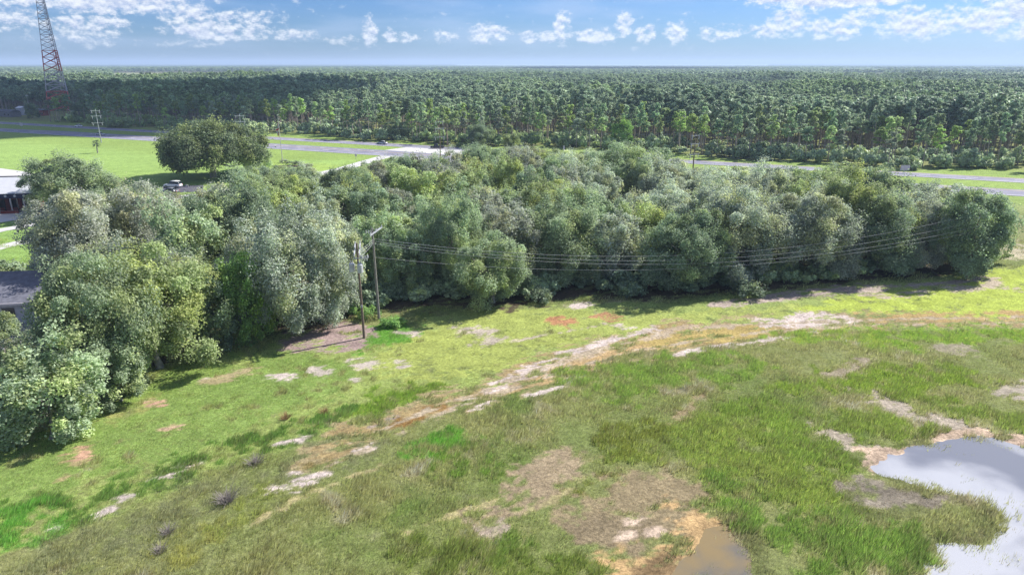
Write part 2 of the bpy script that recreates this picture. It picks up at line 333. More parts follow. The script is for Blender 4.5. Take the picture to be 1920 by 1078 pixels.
def cover(X, Y):
    n = len(X)
    wx = fbm(X, Y, 9, 3)*2; wy = fbm(X, Y, 9, 5)*2
    rag = fbm(X, Y, 3.2, 8, 5); fine = fbm(X, Y, .9, 9, 3)
    xr, yr = X*.93+Y*.37, (-X*.37+Y*.93)*3.2
    nzi = fbm(X, Y, 1.3, 51, 4)+.5*fbm(X, Y, .45, 53, 2); nza = fbm(xr, yr, 2.4, 52, 5)+.5*fbm(xr, yr, .8, 54, 2)
    a1 = fbm(X, Y, 14, 1); a2 = fbm(X, Y, 4.5, 2); a3 = fbm(X, Y, 1.6, 4, 3)
    near = sstep(175, 140, Y-.0*X)
    # base: rough olive field near, verge grass beyond
    t = np.clip(.5+a1*1.1+a2*.9, 0, 1)[:, None]
    base = A(120,142,72)*(1-t)+A(150,155,102)*t
    t2 = sstep(.10, .34, a2*.8+a3*.6)[:, None]; base = base*(1-t2*.7)+A(172,166,142)*t2*.7
    t3 = sstep(.05, .35, fbm(X, Y, 6, 13)+a3*.3)[:, None]; base = base*(1-t3*.6)+A(92,128,40)*t3*.6
    verge = A(146,184,80)*(1+.25*a1[:, None])
    C = base*near[:, None]+verge*(1-near[:, None])
    H = np.where(near > .5, .30*np.clip(1+a2*2.2, .25, 2), .1); D = np.where(near > .5, np.clip(.95+a2*1.4, .3, 1.6), 0)
    for (c, h, d, P, so, ra) in far_LAY:
        m = sstep(so, -so, sdist(P, X, Y)+rag*ra)
        C = C*(1-m[:, None])+c*m[:, None]*(1+.22*a2[:, None]+.22*a1[:, None]+.20*nza[:, None]+.05*np.sin((X*.35+Y)*.9)[:, None])
    idx = np.where((Y < 175) & (Y > 20) & (np.abs(X) < 190))[0]
    if len(idx):
        x, y = X[idx], Y[idx]; c0 = C[idx]; h0 = H[idx]; d0 = D[idx]
        r = rag[idx]*1.5+fine[idx]*.8; aa = a3[idx]; ab = a2[idx]
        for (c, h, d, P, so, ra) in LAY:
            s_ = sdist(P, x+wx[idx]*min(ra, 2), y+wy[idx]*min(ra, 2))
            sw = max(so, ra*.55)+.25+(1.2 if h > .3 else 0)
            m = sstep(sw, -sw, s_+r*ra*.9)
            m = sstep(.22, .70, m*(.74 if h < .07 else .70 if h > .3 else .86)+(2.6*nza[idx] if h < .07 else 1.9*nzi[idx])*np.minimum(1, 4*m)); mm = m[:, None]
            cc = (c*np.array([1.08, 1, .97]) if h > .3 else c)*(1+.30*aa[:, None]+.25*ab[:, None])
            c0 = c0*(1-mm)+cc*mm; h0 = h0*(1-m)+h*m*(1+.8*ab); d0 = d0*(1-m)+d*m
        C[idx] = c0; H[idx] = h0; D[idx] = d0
    # forest floor beyond the highway
    fe = forest_edge(X)
    m = sstep(-6, 8, Y-fe+rag*10)[:, None]
    fl = A(112,126,78)*(1-t)+A(150,164,84)*t
    C = C*(1-m)+fl*m
    g_ = ((Y > 1080) & (Y < 2500) & (X < -.33*Y) & (X > -.56*Y)) | ((Y > 1500) & (Y < 3700) & (X > .46*Y))
    C = np.where(g_[:, None], A(176,190,128), C)
    # dry strip right in front of the forest
    L_ = C.mean(1, keepdims=True); C = C*.80+L_*.20*np.array([1.06, 1.02, .86]); C = C*np.array([1.24, 1.12, 1.08])
    nb = (Y < 72) & (Y > 28) & (X > 0)
    if nb.any():      # wet mud margin
        pd_ = np.full(X.shape, 1e3); q_ = np.where(nb)[0]
        for P in (POND1, POND1B, POND2): pd_[q_] = np.minimum(pd_[q_], np.abs(sdist(P, X[q_], Y[q_])+rag[q_]*2.4))
        C = C*(1-.30*sstep(1.2, .1, pd_)[:, None])
    return np.clip(C, .004, .8), np.clip(H*.8, .02, 1), np.clip(D, 0, 2.2)
def pond_depth(X, Y):
    rag = fbm(X, Y, 2.6, 21, 4)
    d = np.zeros(X.shape)
    for P, k in ((POND1, .35), (POND1B, .10), (POND2, .30)):
        s_ = sdist(P, X, Y)+rag*2.4
        d = np.maximum(d, k*sstep(.8, -3.0, s_))
    return d
def ground_z(X, Y):
    z = .16*fbm(X, Y, 7, 31)+.10*fbm(X, Y, 1.8, 32, 3)
    z = z*sstep(190, 150, Y)
    nearb = (Y < 75) & (Y > 25)
    d = np.zeros(X.shape)
    if nearb.any(): d[nearb] = pond_depth(X[nearb], Y[nearb])
    return z*np.where(d > .02, .4, 1)-d

def M_new(name):
    m = bpy.data.materials.new(name); m.use_nodes = True; m.node_tree.nodes.clear(); t = NT(m.node_tree)
    o = t.n('ShaderNodeOutputMaterial'); return m, t, o
def principled(t, o, col, rough=.7, spec=.3, metal=0, bump=None, bstr=.3, bdist=.05):
    b = t.n('ShaderNodeBsdfPrincipled'); t.put(b.inputs['Base Color'], col); t.put(b.inputs['Roughness'], rough)
    t.put(b.inputs['Specular IOR Level'], spec); t.put(b.inputs['Metallic'], metal)
    if bump is not None:
        k_ = t.n('ShaderNodeBump'); t.put(k_.inputs['Height'], bump); k_.inputs['Strength'].default_value = bstr; k_.inputs['Distance'].default_value = bdist
        t.L.new(k_.outputs[0], b.inputs['Normal'])
    t.L.new(b.outputs[0], o.inputs[0]); return b
def simple(name, c, rough=.6, spec=.3, metal=0, var=.15, scale=2.0, bump=0.0):
    m, t, o = M_new(name); g = t.n('ShaderNodeTexCoord').outputs['Object']
    n = t.noise(g, scale, 5, .6); c = tuple(c)[:3]
    f = t.rng(n, .3, .7, 1-var, 1+var)
    v = t.n('ShaderNodeVectorMath', operation='SCALE'); v.inputs[0].default_value = c; t.put(v.inputs['Scale'], f)
    principled(t, o, v.outputs[0], rough, spec, metal, n if bump else None, bump)
    return m
# ground
mg, t, o = M_new('ground_mat')
at = t.n('ShaderNodeAttribute', attribute_name='tint'); gp = t.n('ShaderNodeNewGeometry').outputs['Position']
nA = t.noise(gp, 3.0, 6, .7); nB = t.noise(gp, .55, 5, .6); nC = t.noise(gp, 14, 3, .6)
f = t.m('MULTIPLY', t.rng(nA, .3, .7, .62, 1.4), t.rng(nB, .3, .7, .85, 1.15)); f = t.m('MULTIPLY', f, t.rng(nC, .3, .7, .7, 1.3))
v = t.n('ShaderNodeVectorMath', operation='SCALE'); t.L.new(at.outputs[0], v.inputs[0]); t.put(v.inputs['Scale'], f)
principled(t, o, v.outputs[0], .95, .1, 0, t.m('ADD', nA, nC), .6, .08)

xs = np.concatenate([-np.geomspace(40000, 130, 46), np.arange(-125, -82, 2.0), np.concatenate([np.arange(-80, -50, .42), np.arange(-50, 50, .27), np.arange(50, 100, .42)]), np.arange(101, 145, 2.0), np.geomspace(150, 40000, 46)])
ys = np.concatenate([[-400, -100, 0], np.arange(20, 30, 2), np.arange(31, 78, .25), np.arange(78.2, 112, .42), np.arange(112.5, 200, 1.2), np.arange(202, 520, 4.0), np.geomspace(530, 32000, 44)])
GX, GY = np.meshgrid(xs, ys); gx, gy = GX.ravel(), GY.ravel()
C, H, D = cover(gx, gy)
nx, ny = len(xs), len(ys); ii = np.arange(nx*ny).reshape(ny, nx)
faces = np.stack([ii[:-1, :-1], ii[:-1, 1:], ii[1:, 1:], ii[1:, :-1]], -1).reshape(-1, 4)
V = np.stack([gx, gy, ground_z(gx, gy)], -1)
g = meshobj('ground', np_mesh('ground', V, faces, 4, C, True), mg); tag(g, kind='structure')

# ponds: shallow silty water, its pale greys also painting in reflected bright cloud
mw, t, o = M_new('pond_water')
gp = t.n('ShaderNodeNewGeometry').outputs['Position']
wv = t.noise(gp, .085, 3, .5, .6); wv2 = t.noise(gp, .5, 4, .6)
silt_and_glare = t.mix(t.rng(t.m('ADD', wv, t.m('MULTIPLY', wv2, .12)), .46, .66), tuple(A(200,200,204, .68))+(1,), tuple(A(150,152,162, .56))+(1,))
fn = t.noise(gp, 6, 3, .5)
principled(t, o, silt_and_glare, .16, .35, 0, fn, .08, .02)
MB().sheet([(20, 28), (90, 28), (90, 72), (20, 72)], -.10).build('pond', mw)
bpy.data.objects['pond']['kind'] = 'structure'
mw2, t, o = M_new('puddle_water')
gp = t.n('ShaderNodeNewGeometry').outputs['Position']
silt_and_glare = t.mix(t.rng(t.noise(gp, .2, 4, .5), .42, .70), tuple(A(172,150,112, .55))+(1,), tuple(A(134,134,136, .5))+(1,))
principled(t, o, silt_and_glare, .15, .5, 0, t.noise(gp, 6, 3, .5), .08, .02)
MB().sheet([(5, 28), (19.9, 28), (19.9, 47), (5, 47)], -.10).build('pond', mw2)
bpy.data.objects['pond.001']['kind'] = 'structure'

# ------------------------------------------------------------------ grass (uncountable)
mgr, t, o = M_new('grass_mat')
at = t.n('ShaderNodeAttribute', attribute_name='tint')
b = t.n('ShaderNodeBsdfPrincipled'); t.L.new(at.outputs[0], b.inputs['Base Color']); b.inputs['Roughness'].default_value = .6; b.inputs['Specular IOR Level'].default_value = .25
tr = t.n('ShaderNodeBsdfTranslucent'); t.L.new(at.outputs[0], tr.inputs[0])
ms = t.n('ShaderNodeMixShader'); ms.inputs[0].default_value = .5; t.L.new(b.outputs[0], ms.inputs[1]); t.L.new(tr.outputs[0], ms.inputs[2]); t.L.new(ms.outputs[0], o.inputs[0])
def grass(name, N, ymin, ymax, nb, label):
    # uniform over the ground, thinned by distance and by what grows there
    yy = ymin+(ymax-ymin)*rs.random(N); half = .80*yy+6
    keep = rs.random(N) < half/(.80*ymax+6)
    yy = yy[keep]; xx = (rs.random(len(yy))*2-1)*half[keep]
    c, h, d = cover(xx, yy)
    pd = pond_depth(xx, yy) if ymin < 75 else np.zeros(len(xx))
    d = np.where(pd > .13, d*np.where(pd < .27, .40, .12)*(fbm(xx, yy, 2.2, 44) > -.02), d)
    grove = sdist(poly(*GROVE_PX), xx, yy) < -4
    k_ = (rs.random(len(xx))*1.7 < d) & ~grove
    xx, yy, c, h = xx[k_], yy[k_], c[k_], h[k_]; n = len(xx)
    z0 = ground_z(xx, yy)
    patch = fbm(xx, yy, 1.3, 61, 3)
    h = h*np.clip(1+patch*1.2, .4, 1.7)*(.6+.8*rs.random(n))
    R = np.repeat(np.arange(n), nb); m = len(R)
    ang = rs.random(m)*2*np.pi; rad = .14*np.sqrt(rs.random(m))+.02
    bx = xx[R]+np.cos(ang)*rad*1.4; by = yy[R]+np.sin(ang)*rad*1.4
    hh = h[R]*(.5+.8*rs.random(m)); wd = (.007+.015*rs.random(m))*(1+yy[R]*.009)*np.clip(hh/.25, .8, 1.6)
    la = ang*1.0; lean = .25+.5*rs.random(m)
    lx = np.cos(la)*lean*.6+.45; ly = np.sin(la)*lean*.6+.30    # the sward leans one way
    ta = rs.random(m)*np.pi
    px_, py_ = np.cos(ta)*wd, np.sin(ta)*wd
    V = np.empty((m, 3, 3)); zb = z0[R]-.02
    V[:, 0] = np.stack([bx-px_, by-py_, zb], -1); V[:, 1] = np.stack([bx+px_, by+py_, zb], -1)
    V[:, 2] = np.stack([bx+lx*hh, by+ly*hh, zb+hh], -1)
    tone = (.75+.6*rs.random(n))[R]*(.8+.4*rs.random(m)); dry = (rs.random(m) < .15+.28*(patch[R] > .10))
    cc = c[R]*tone[:, None]*2.9
    cc[dry] = cc[dry]*.35+A(178,166,120)*.65
    cc = np.repeat(np.clip(cc, .003, .7), 3, axis=0)
    me = np_mesh(name, V.reshape(-1, 3), np.arange(m*3).reshape(-1, 3), 3, cc)
    tag(meshobj(name, me, mgr), label, 'grass', kind='stuff'); print(name, n, m)
GROVE_PX = ((-40,850),(60,850),(200,730),(420,640),(620,615),(760,575),(930,588),(1060,560),(1250,556),(1480,540),(1720,518),(1880,490),(1870,420),(1600,360),(1200,320),(900,320),(500,370),(100,420),(0,640))
grass('field_grass', 330000, 33, 80, 8, 'rough leaning grass and dry stems covering the marshy field in the foreground')
grass('short_grass', 110000, 80, 128, 5, 'short mown grass between the oak grove and the sandy track')

# ------------------------------------------------------------------ roads
asph, t, o = M_new('asphalt_mat')
gp = t.n('ShaderNodeNewGeometry').outputs['Position']
principled(t, o, t.mix(t.rng(t.noise(gp, .15, 4, .6), .3, .7), tuple(A(150,148,166))+(1,), tuple(A(176,174,188))+(1,)), .85, .2, 0, t.noise(gp, 20, 3), .3, .02)
conc = simple('concrete_mat', A(236,232,230, .62), .9, .2, 0, .10, .3)
wpaint = simple('road_paint', (.75, .75, .72), .7, .2, 0, .1); ypaint = simple('yellow_paint', (.65, .45, .08), .7, .2, 0, .1)
def strip(name, mid, x0, x1, off0, off1, z, mat, step=25, kind='structure', parent=None, widen=None):
    mb = MB(); xs_ = np.linspace(x0, x1, max(2, int(abs(x1-x0)/step)+1)); vs = []; fs = []
    for x in xs_:
        y = mid(x); w_ = widen(x) if widen else 0
        vs.append((x+ROAD_N.x*off0, y+ROAD_N.y*off0, z)); vs.append((x+ROAD_N.x*(off1+w_), y+ROAD_N.y*(off1+w_), z))
    for i in range(len(xs_)-1): fs.append((2*i, 2*i+2, 2*i+3, 2*i+1))
    mb.add(vs, fs); ob = mb.build(name, mat, parent)
    if kind: ob['kind'] = kind
    return ob
strip('road', near_mid, -1500, 900, -5.6, 5.6, .06, asph, widen=lambda x: 3.2*float(sstep(-260, -220, np.array(x))*sstep(-15, -40, np.array(x))))
strip('road', far_mid, -1500, 900, -4.6, 4.6, .06, asph)
def dashes(name, mid, x0, x1, off, mat, L=3, gap=9, w=.28):
    mb = MB(); x = x0
    while x < x1:
        y = mid(x); p = Vector((x, y))+ROAD_N*off; q = p+ROAD_D*L
        a_, b_, c_, d_ = p-ROAD_N*w/2, q-ROAD_N*w/2, q+ROAD_N*w/2, p+ROAD_N*w/2
        mb.sheet([(v.x, v.y) for v in (a_, b_, c_, d_)], .066); x += (L+gap)*ROAD_D.x
    ob = mb.build(name, mat); ob['kind'] = 'structure'
for mid, lo, hi in ((near_mid, -4.3, 3.7), (far_mid, -3.7, 3.9)):
    strip('edge_marking', mid, -1500, 900, lo-.14, lo+.14, .066, wpaint)
    strip('edge_marking', mid, -1500, 900, hi-.14, hi+.14, .066, ypaint)
    dashes('lane_marking', mid, -500, 300, (lo+hi)/2, wpaint)
dashes('lane_marking', near_mid, -210, -50, 5.2, wpaint, 2, 4)
# paved crossover between the carriageways, and the drives of the left-hand lot
def pave(name, pts, z=.05, mat=None):
    ob = MB().sheet(pts, z).build(name, mat or conc); ob['kind'] = 'structure'; return ob
cx = -38
pave('crossover', [(cx-14, near_mid(cx-14)+5.2), (cx+26, near_mid(cx+26)+5.2), (cx+22, far_mid(cx+22)-4.2), (cx-4, far_mid(cx-4)-4.2)], .052)
pave('turn_apron', [(cx-6, near_mid(cx-6)-5.4), (cx+24, near_mid(cx+24)-5.4), (cx+10, near_mid(cx+10)-16), (cx-2, near_mid(cx-2)-14)], .052)
def ribbon(name, pts, w, z=.05, mat=None):
    P = [Vector(p) for p in pts]; L_ = []; R_ = []
    for i, p in enumerate(P):
        d = (P[min(i+1, len(P)-1)]-P[max(i-1, 0)]).normalized(); n = Vector((-d.y, d.x))*w/2
        L_.append(p+n); R_.append(p-n)
    mb = MB(); n = len(P); mb.add([(q.x, q.y, z) for q in L_]+[(q.x, q.y, z) for q in R_], [(i, n+i, n+i+1, i+1) for i in range(n-1)])
    ob = mb.build(name, mat or conc); ob['kind'] = 'structure'
pave('parking_lot', poly((-400,312),(0,316),(60,324),(130,340),(210,352),(215,372),(130,385),(100,402),(0,418),(-400,470)), .05)
ribbon('driveway', [U(200, 372), U(300, 374), U(380, 366), U(440, 356), U(520, 342), U(590, 328), U(640, 318), U(690, 303), U(730, 292)], 5.2, .056)
ribbon('footpath', [U(-300, 505), U(0, 432), U(60, 422), U(120, 412)], 3.4, .05)
ribbon('footpath', [U(-300, 560), U(0, 463), U(60, 451), U(120, 440)], 3.8, .05)
darkp = simple('parking_asphalt', A(112,110,120), .9, .2)
pave('parking_bay', poly((300,362),(380,360),(382,348),(300,350)), .07, darkp)

# ------------------------------------------------------------------ foliage
def leaf_material(name, trans=.45, rough=.62, spec=.22, hv=.12):
    m, t, o = M_new(name)
    at = t.n('ShaderNodeAttribute', attribute_name='tint'); oi = t.n('ShaderNodeObjectInfo')
    c = t.mix(1.0, oi.outputs['Color'], at.outputs[0], 'MULTIPLY')
    h = t.n('ShaderNodeHueSaturation'); t.L.new(c, h.inputs['Color']); t.put(h.inputs['Hue'], t.rng(oi.outputs['Random'], 0, 1, .5-hv*.05,   .5+hv*.05, False)); t.put(h.inputs['Value'], t.rng(oi.outputs['Random'], 0, 1, 1-hv, 1+hv, False))
    b = t.n('ShaderNodeBsdfPrincipled'); t.L.new(h.outputs[0], b.inputs['Base Color']); b.inputs['Roughness'].default_value = rough; b.inputs['Specular IOR Level'].default_value = spec
    tr = t.n('ShaderNodeBsdfTranslucent'); t.L.new(t.mix(1.0, h.outputs[0], (1.05, 1.15, .85, 1), 'MULTIPLY'), tr.inputs[0])
    ms = t.n('ShaderNodeMixShader'); ms.inputs[0].default_value = trans; t.L.new(b.outputs[0], ms.inputs[1]); t.L.new(tr.outputs[0], ms.inputs[2]); t.L.new(ms.outputs[0], o.inputs[0])
    return m
leafM = leaf_material('leaf_mat'); needM = leaf_material('needle_mat', .4, .6, .2, .3)
barkM = simple('bark_mat', (.26, .24, .215), .9, .2, 0, .35, 3, .5); pbark = simple('pine_bark_mat', (.34, .28, .24), .9, .2, 0, .3, 2, .4)
deadM = simple('dead_twig_mat', A(176,166,156), .9, .1, 0, .2, 3)

def unit(v): return v/np.maximum(np.linalg.norm(v, axis=-1, keepdims=True), 1e-9)
def quads(P, Nn, sz, asp, rg):
    t_ = unit(np.cross(Nn, unit(rg.normal(size=P.shape)))); b_ = np.cross(Nn, t_)
    u = t_*(sz*asp)[:, None]; v = b_*sz[:, None]
    return np.stack([P-u-v*.25, P-v*.9, P+u+v*.25, P+v*.9], 1)
def crown(name, seed, R, H, zb, ncl, per, leaf, lob=.2, crm=(.17, .30), low=-.45, bias=.7):
    rg = np.random.default_rng(seed)
    d = unit(rg.normal(size=(ncl*3, 3))); d = d[d[:, 2] > low][:ncl]; n = len(d)
    th = np.arctan2(d[:, 1], d[:, 0]); ph = rg.random(4)*6.28
    lobe = 1+lob*np.sin(2*th+ph[0])+lob*.8*np.sin(3*th+ph[1]+d[:, 2]*2)+lob*.6*np.sin(5*th+ph[2])
    r = (.42+.60*rg.random(n)**.55)*lobe*.84
    zc = zb+(H-zb)*.42
    c = np.stack([d[:, 0]*R*r, d[:, 1]*R*r, zc+d[:, 2]*r*(H-zb)*np.where(d[:, 2] > 0, .60, .50)], -1)
    rc = R*(crm[0]+(crm[1]-crm[0])*rg.random(n))
    rc = np.where(d[:, 2] < 0, rc*.85, rc); ctone = .75+.5*rg.random(n); cy = rg.random(n)
    I = np.repeat(np.arange(n), (per*(.5+rg.random(n))).astype(int)); m = len(I)
    out = unit(c-np.array([0, 0, zc-.25*(H-zb)]))
    e = unit(unit(rg.normal(size=(m, 3)))+out[I]*bias+np.array([0, 0, .25]))
    rr = rc[I]*(.60+.50*rg.random(m)**.75)*(1+.25*np.sin(e[:, 0]*7+I)*np.sin(e[:, 2]*6+I*2))
    P = c[I]+e*rr[:, None]*np.array([1, 1, .95])
    fl_ = rg.random(m) < .20      # leaves that knit the clumps together
    J = rg.integers(0, n, m); tt = rg.random(m)[:, None]*.6; near_ = np.linalg.norm(c[I]-c[J], axis=1) < R*.75
    P = np.where((fl_ & near_)[:, None], P*(1-tt)+(c[J]+e*rr[:, None])*tt+out[I]*.08*R, P)
    P += rg.normal(size=P.shape)*.014*R
    sp_ = (rg.random(n) < .35)[I] & (rg.random(m) < .30)     # leafy sprays that break the outline
    P += (out[I]+np.array([0, 0, .35]))*(sp_*rc[I]*(.3+.8*rg.random(m)))[:, None]
    # drop leaves buried deep inside the crown
    q = (P-np.array([0, 0, zc]))/np.array([R, R, (H-zb)*.6]); keep = (np.linalg.norm(q, axis=1) > .42) & (P[:, 2] > zb*.5)
    P, e, I = P[keep], e[keep], I[keep]; m = len(P)
    N_ = unit(e*.45+unit(rg.normal(size=(m, 3)))*.75+np.array([0, 0, .60]))
    sz = leaf*(.55+.8*rg.random(m))
    Q = quads(P, N_, sz, 1.25, rg)
    v_ = ctone[I]*(.62+.76*rg.random(m))
    y_ = (cy[I] > .7)*.35+rg.random(m)*.15
    col = np.stack([v_*(1+y_*.55), v_*(1+y_*.35), v_*(1-y_*.4)], -1)
    me = np_mesh(name, Q.reshape(-1, 3), np.arange(m*4).reshape(-1, 4), 4, np.repeat(col, 4, axis=0))
    me.materials.append(leafM)
    return me, c
def trunk_mesh(name, seed, R, H, zb, c, r0, nl=9, mat=None, stems=1, lean=.06):
    rg = random.Random(seed); mb = MB()
    top = zb+(H-zb)*.35
    for s_ in range(stems):
        ox, oy = (rg.uniform(-.5, .5), rg.uniform(-.5, .5)) if stems > 1 else (0, 0)
        lx, ly = rg.uniform(-lean, lean)*H+ox*2, rg.uniform(-lean, lean)*H+oy*2
        fork = Vector((ox*1.2+lx*.5, oy*1.2+ly*.5, max(1.2, zb*.8+.5)))
        mb.tube([(ox, oy, -.3), (ox, oy, .15), tuple((Vector((ox, oy, 0))+fork)/2+Vector((.1, -.1, 0))), fork], [r0*1.5, r0*1.15, r0*.9, r0*.8], 8)
        lead = fork+Vector((lx*.3, ly*.3, top-zb*.5))
        mb.tube([fork, (fork+lead)/2+Vector((.2, .1, 0)), lead], [r0*.8, r0*.5, r0*.2], 7)
        pick = rg.sample(range(len(c)), min(nl, len(c)))
        for k_ in pick:
            e = Vector(c[k_]); s0 = fork.lerp(lead, rg.uniform(0, .5))
            mid_ = s0.lerp(e, .5)+Vector((0, 0, -.08*R if e.z < s0.z else .07*R))+Vector((rg.uniform(-.3, .3), rg.uniform(-.3, .3), 0))
            mb.tube([s0, s0.lerp(mid_, .55), mid_, mid_.lerp(e, .6), e], [r0*.5, r0*.38, r0*.28, r0*.17, r0*.06], 5, False)
    me = bpy.data.meshes.new(name); me.from_pydata(mb.v, [], mb.f); me.materials.append(mat or barkM)
    me.polygons.foreach_set('use_smooth', np.ones(len(me.polygons), dtype=bool)); return me

OAK = []     # ordinary oaks: nominal radius 4.5 m, height 9.5 m
for i in range(7):
    cm, cc = crown('oak_crown', 100+i, 4.5, 9.5, .3, 115, 260, .104, .16, (.14, .27), -.88)
    OAK.append((cm, trunk_mesh('oak_trunk', 100+i, 4.5, 9.5, 1.6, cc, .2, 8)))
BIG = []     # spreading oaks of the near left: radius 7 m, height 12 m
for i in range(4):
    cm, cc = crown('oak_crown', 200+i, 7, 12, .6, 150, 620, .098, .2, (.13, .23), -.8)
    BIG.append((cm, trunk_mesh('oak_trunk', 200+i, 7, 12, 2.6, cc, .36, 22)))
TONE = {'silvery': A(168,176,166,.98), 'yellow-green': A(162,174,130,.96), 'dark green': A(140,156,134,.92), 'mid-green': A(154,169,142,.98), 'purple-grey': A(162,166,158,.94), 'bright green': A(142,176,108,.95)}
def place_oak(x, y, H, R, tone, label, cat='oak tree', group=None, big=None, name='oak_tree', seed=None):
    rg = random.Random(int(x*31+y*17)); fam = BIG if (R > 5.6 if big is None else big) else OAK
    cm, tm = rg.choice(fam); r0, h0 = (7, 12) if fam is BIG else (4.5, 9.5)
    e = empty(name, (x, y, 0), rg.uniform(0, 6.28)); s_ = R/r0; sz = H/h0; e.scale = (s_*rg.uniform(.93, 1.07), s_*rg.uniform(.93, 1.07), sz)
    tag(e, label, cat, group)
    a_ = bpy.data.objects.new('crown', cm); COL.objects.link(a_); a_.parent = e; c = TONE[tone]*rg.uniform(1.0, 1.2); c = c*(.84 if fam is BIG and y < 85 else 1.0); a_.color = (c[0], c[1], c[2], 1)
    b_ = bpy.data.objects.new('trunk', tm); COL.objects.link(b_); b_.parent = e
    return e
def from_px(bx, by, ty, hw):
    x, y = U(bx, by); depth = y*math.cos(PITCH)+CH*math.sin(PITCH); R = hw*depth/F
    if bx > 540 and 500 < by < 640 and bx != 565: k_ = (y+R*.72)/y; x, y = x*k_, y*k_
    return x, y, max(2.0, height_at(ty, y+R*.15)), R
MANUAL = [
 # bx, by, ty, halfwidth, tone, label
 (300,690,462,118,'yellow-green','broad yellow-green oak with bare pale limbs showing, largest crown of the left cluster'),
 (20,700,582,52,'mid-green','small oak half covering the grey roofed house at the left edge'),
 (200,738,478,104,'mid-green','big mid-green oak left of the broadest crown, sloping down to the shaded lawn'),
 (228,752,628,62,'mid-green','small low oak at the lawn edge in front of the left cluster, trunk base visible'),
 (98,822,640,96,'mid-green','nearest oak on the left, its lowest crown overhanging the dark shadow on the lawn'),
 (-30,815,672,80,'mid-green','oak cut by the left picture edge above the large lawn shadow'),
 (165,548,350,98,'purple-grey','dark greyish oak beside the white drives, its crown edge against the grass strips'),
 (278,520,336,84,'purple-grey','sparse purplish grey oak crown behind the white car bay'),
 (372,575,380,72,'mid-green','rounded green-grey oak between the purplish oak and the dark-leaved one'),
 (452,540,318,88,'dark green','dark-leaved oak with coarse leaves in front of the great live oak'),
 (470,640,472,56,'bright green','bright-topped dark oak in the gap left of the grey oak by the utility poles'),
 (408,650,500,52,'dark green','shaded oak behind the right side of the broad yellow-green crown'),
 (330,590,440,66,'silvery','silvery oak between the left cluster and the dark-leaved oak'),
 (565,622,408,92,'silvery','tall silvery oak just left of the utility poles above the leaf litter'),
 (640,596,400,62,'silvery','narrow silvery oak directly behind the pole with transformers'),
 (770,566,430,56,'mid-green','slim oak just right of the taller bare utility pole'),
 (925,586,438,80,'mid-green','low bushy oak standing forward of the grove front at its middle'),
 (850,560,372,74,'mid-green','oak behind the left shoulder of the forward bushy oak'),
 (1045,545,384,86,'mid-green','wide rounded oak right of the forward bushy oak'),
 (1145,540,400,60,'silvery','silvery oak between the wide rounded oak and the low dark oaks'),
 (1205,520,372,58,'yellow-green','yellow-tinged oak in the middle of the grove front'),
 (1285,562,400,82,'dark green','dark oak with foliage down to the ground, right of the grove centre'),
 (1360,545,352,92,'silvery','large pale silvery oak behind the dark ground-sweeping one'),
 (1480,536,366,88,'silvery','large silvery oak in the right half of the front row'),
 (1560,526,400,72,'silvery','silvery oak just left of the mixed dark ones at the right end'),
 (1640,522,366,86,'dark green','dark oak second from the right end of the front row'),
 (1720,515,378,66,'purple-grey','purplish grey oak beside the last dark oak of the grove'),
 (1800,528,358,80,'dark green','last oak at the right end of the grove, dark with a yellowish top'),
 (1600,490,338,82,'yellow-green','yellow-topped oak behind the front row near the right end'),
 (136,400,296,78,'mid-green','loose open-crowned tree beside the red and white building'),
 (480,318,262,28,'mid-green','small tree standing against the right side of the great live oak'),
 (1165,372,270,75,'mid-green','round oak standing highest above the back of the grove near the highway'),
]
sites = []
for (bx, by, ty, hw, tone, lab) in MANUAL:
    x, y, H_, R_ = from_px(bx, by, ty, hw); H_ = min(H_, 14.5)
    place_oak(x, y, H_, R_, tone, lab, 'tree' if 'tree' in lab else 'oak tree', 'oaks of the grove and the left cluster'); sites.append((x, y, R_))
# the great live oak on the lawn
x, y = U(400, 333)
cm, cc = crown('oak_crown', 77, 15.2, 14.8, 1.0, 230, 330, .21, .10, (.11, .20), -.52)
lo = empty('live_oak', (x, y, 0), .4); tag(lo, 'great spreading live oak standing alone on the bright lawn above a white car', 'oak tree')
a_ = bpy.data.objects.new('crown', cm); COL.objects.link(a_); a_.parent = lo; a_.color = tuple(A(138,154,122,.88))+(1,)
b_ = bpy.data.objects.new('trunk', trunk_mesh('oak_trunk', 78, 16.5, 15.5, 5, cc, .85, 26)); COL.objects.link(b_); b_.parent = lo
# rest of the grove
GROVE = poly((40,640),(60,480),(120,440),(240,420),(330,415),(420,400),(480,352),(560,337),(650,330),(740,320),(820,318),(960,314),(1160,326),(1240,345),(1400,352),(1560,372),(1700,392),(1800,420),(1870,440),(1850,490),(1720,505),(1480,528),(1250,545),(1060,545),(930,560),(770,560),(620,595),(420,620),(250,690),(120,700))
gx0, gx1 = min(p[0] for p in GROVE), max(p[0] for p in GROVE); gy0, gy1 = min(p[1] for p in GROVE), max(p[1] for p in GROVE)
rg = random.Random(42); cnt = 0; tries = 0; fill = []
while tries < 30000 and cnt < 190:
    tries += 1
    x, y = rg.uniform(gx0, gx1), rg.uniform(gy0, gy1)
    if sdist(GROVE, np.array([x]), np.array([y]))[0] > -1.0: continue
    if px_of(x, y) < 165 or (px_of(x, y) < 250 and y > 125): continue
    if any((x-a)**2+(y-b)**2 < (3.2+r*.48)**2 for a, b, r in sites): continue
    R_ = rg.uniform(3.4, 5.6); H_ = rg.uniform(8.4, 12.2)*(1.05 if y > 120 else .98)
    sites.append((x, y, R_)); fill.append((x, y, R_, H_)); cnt += 1
SKX = [0, 200, 330, 380, 450, 560, 640, 700, 740, 800, 870, 1000, 1100, 1180, 1240, 1300, 1400, 1500, 1600, 1700, 1800, 1900]
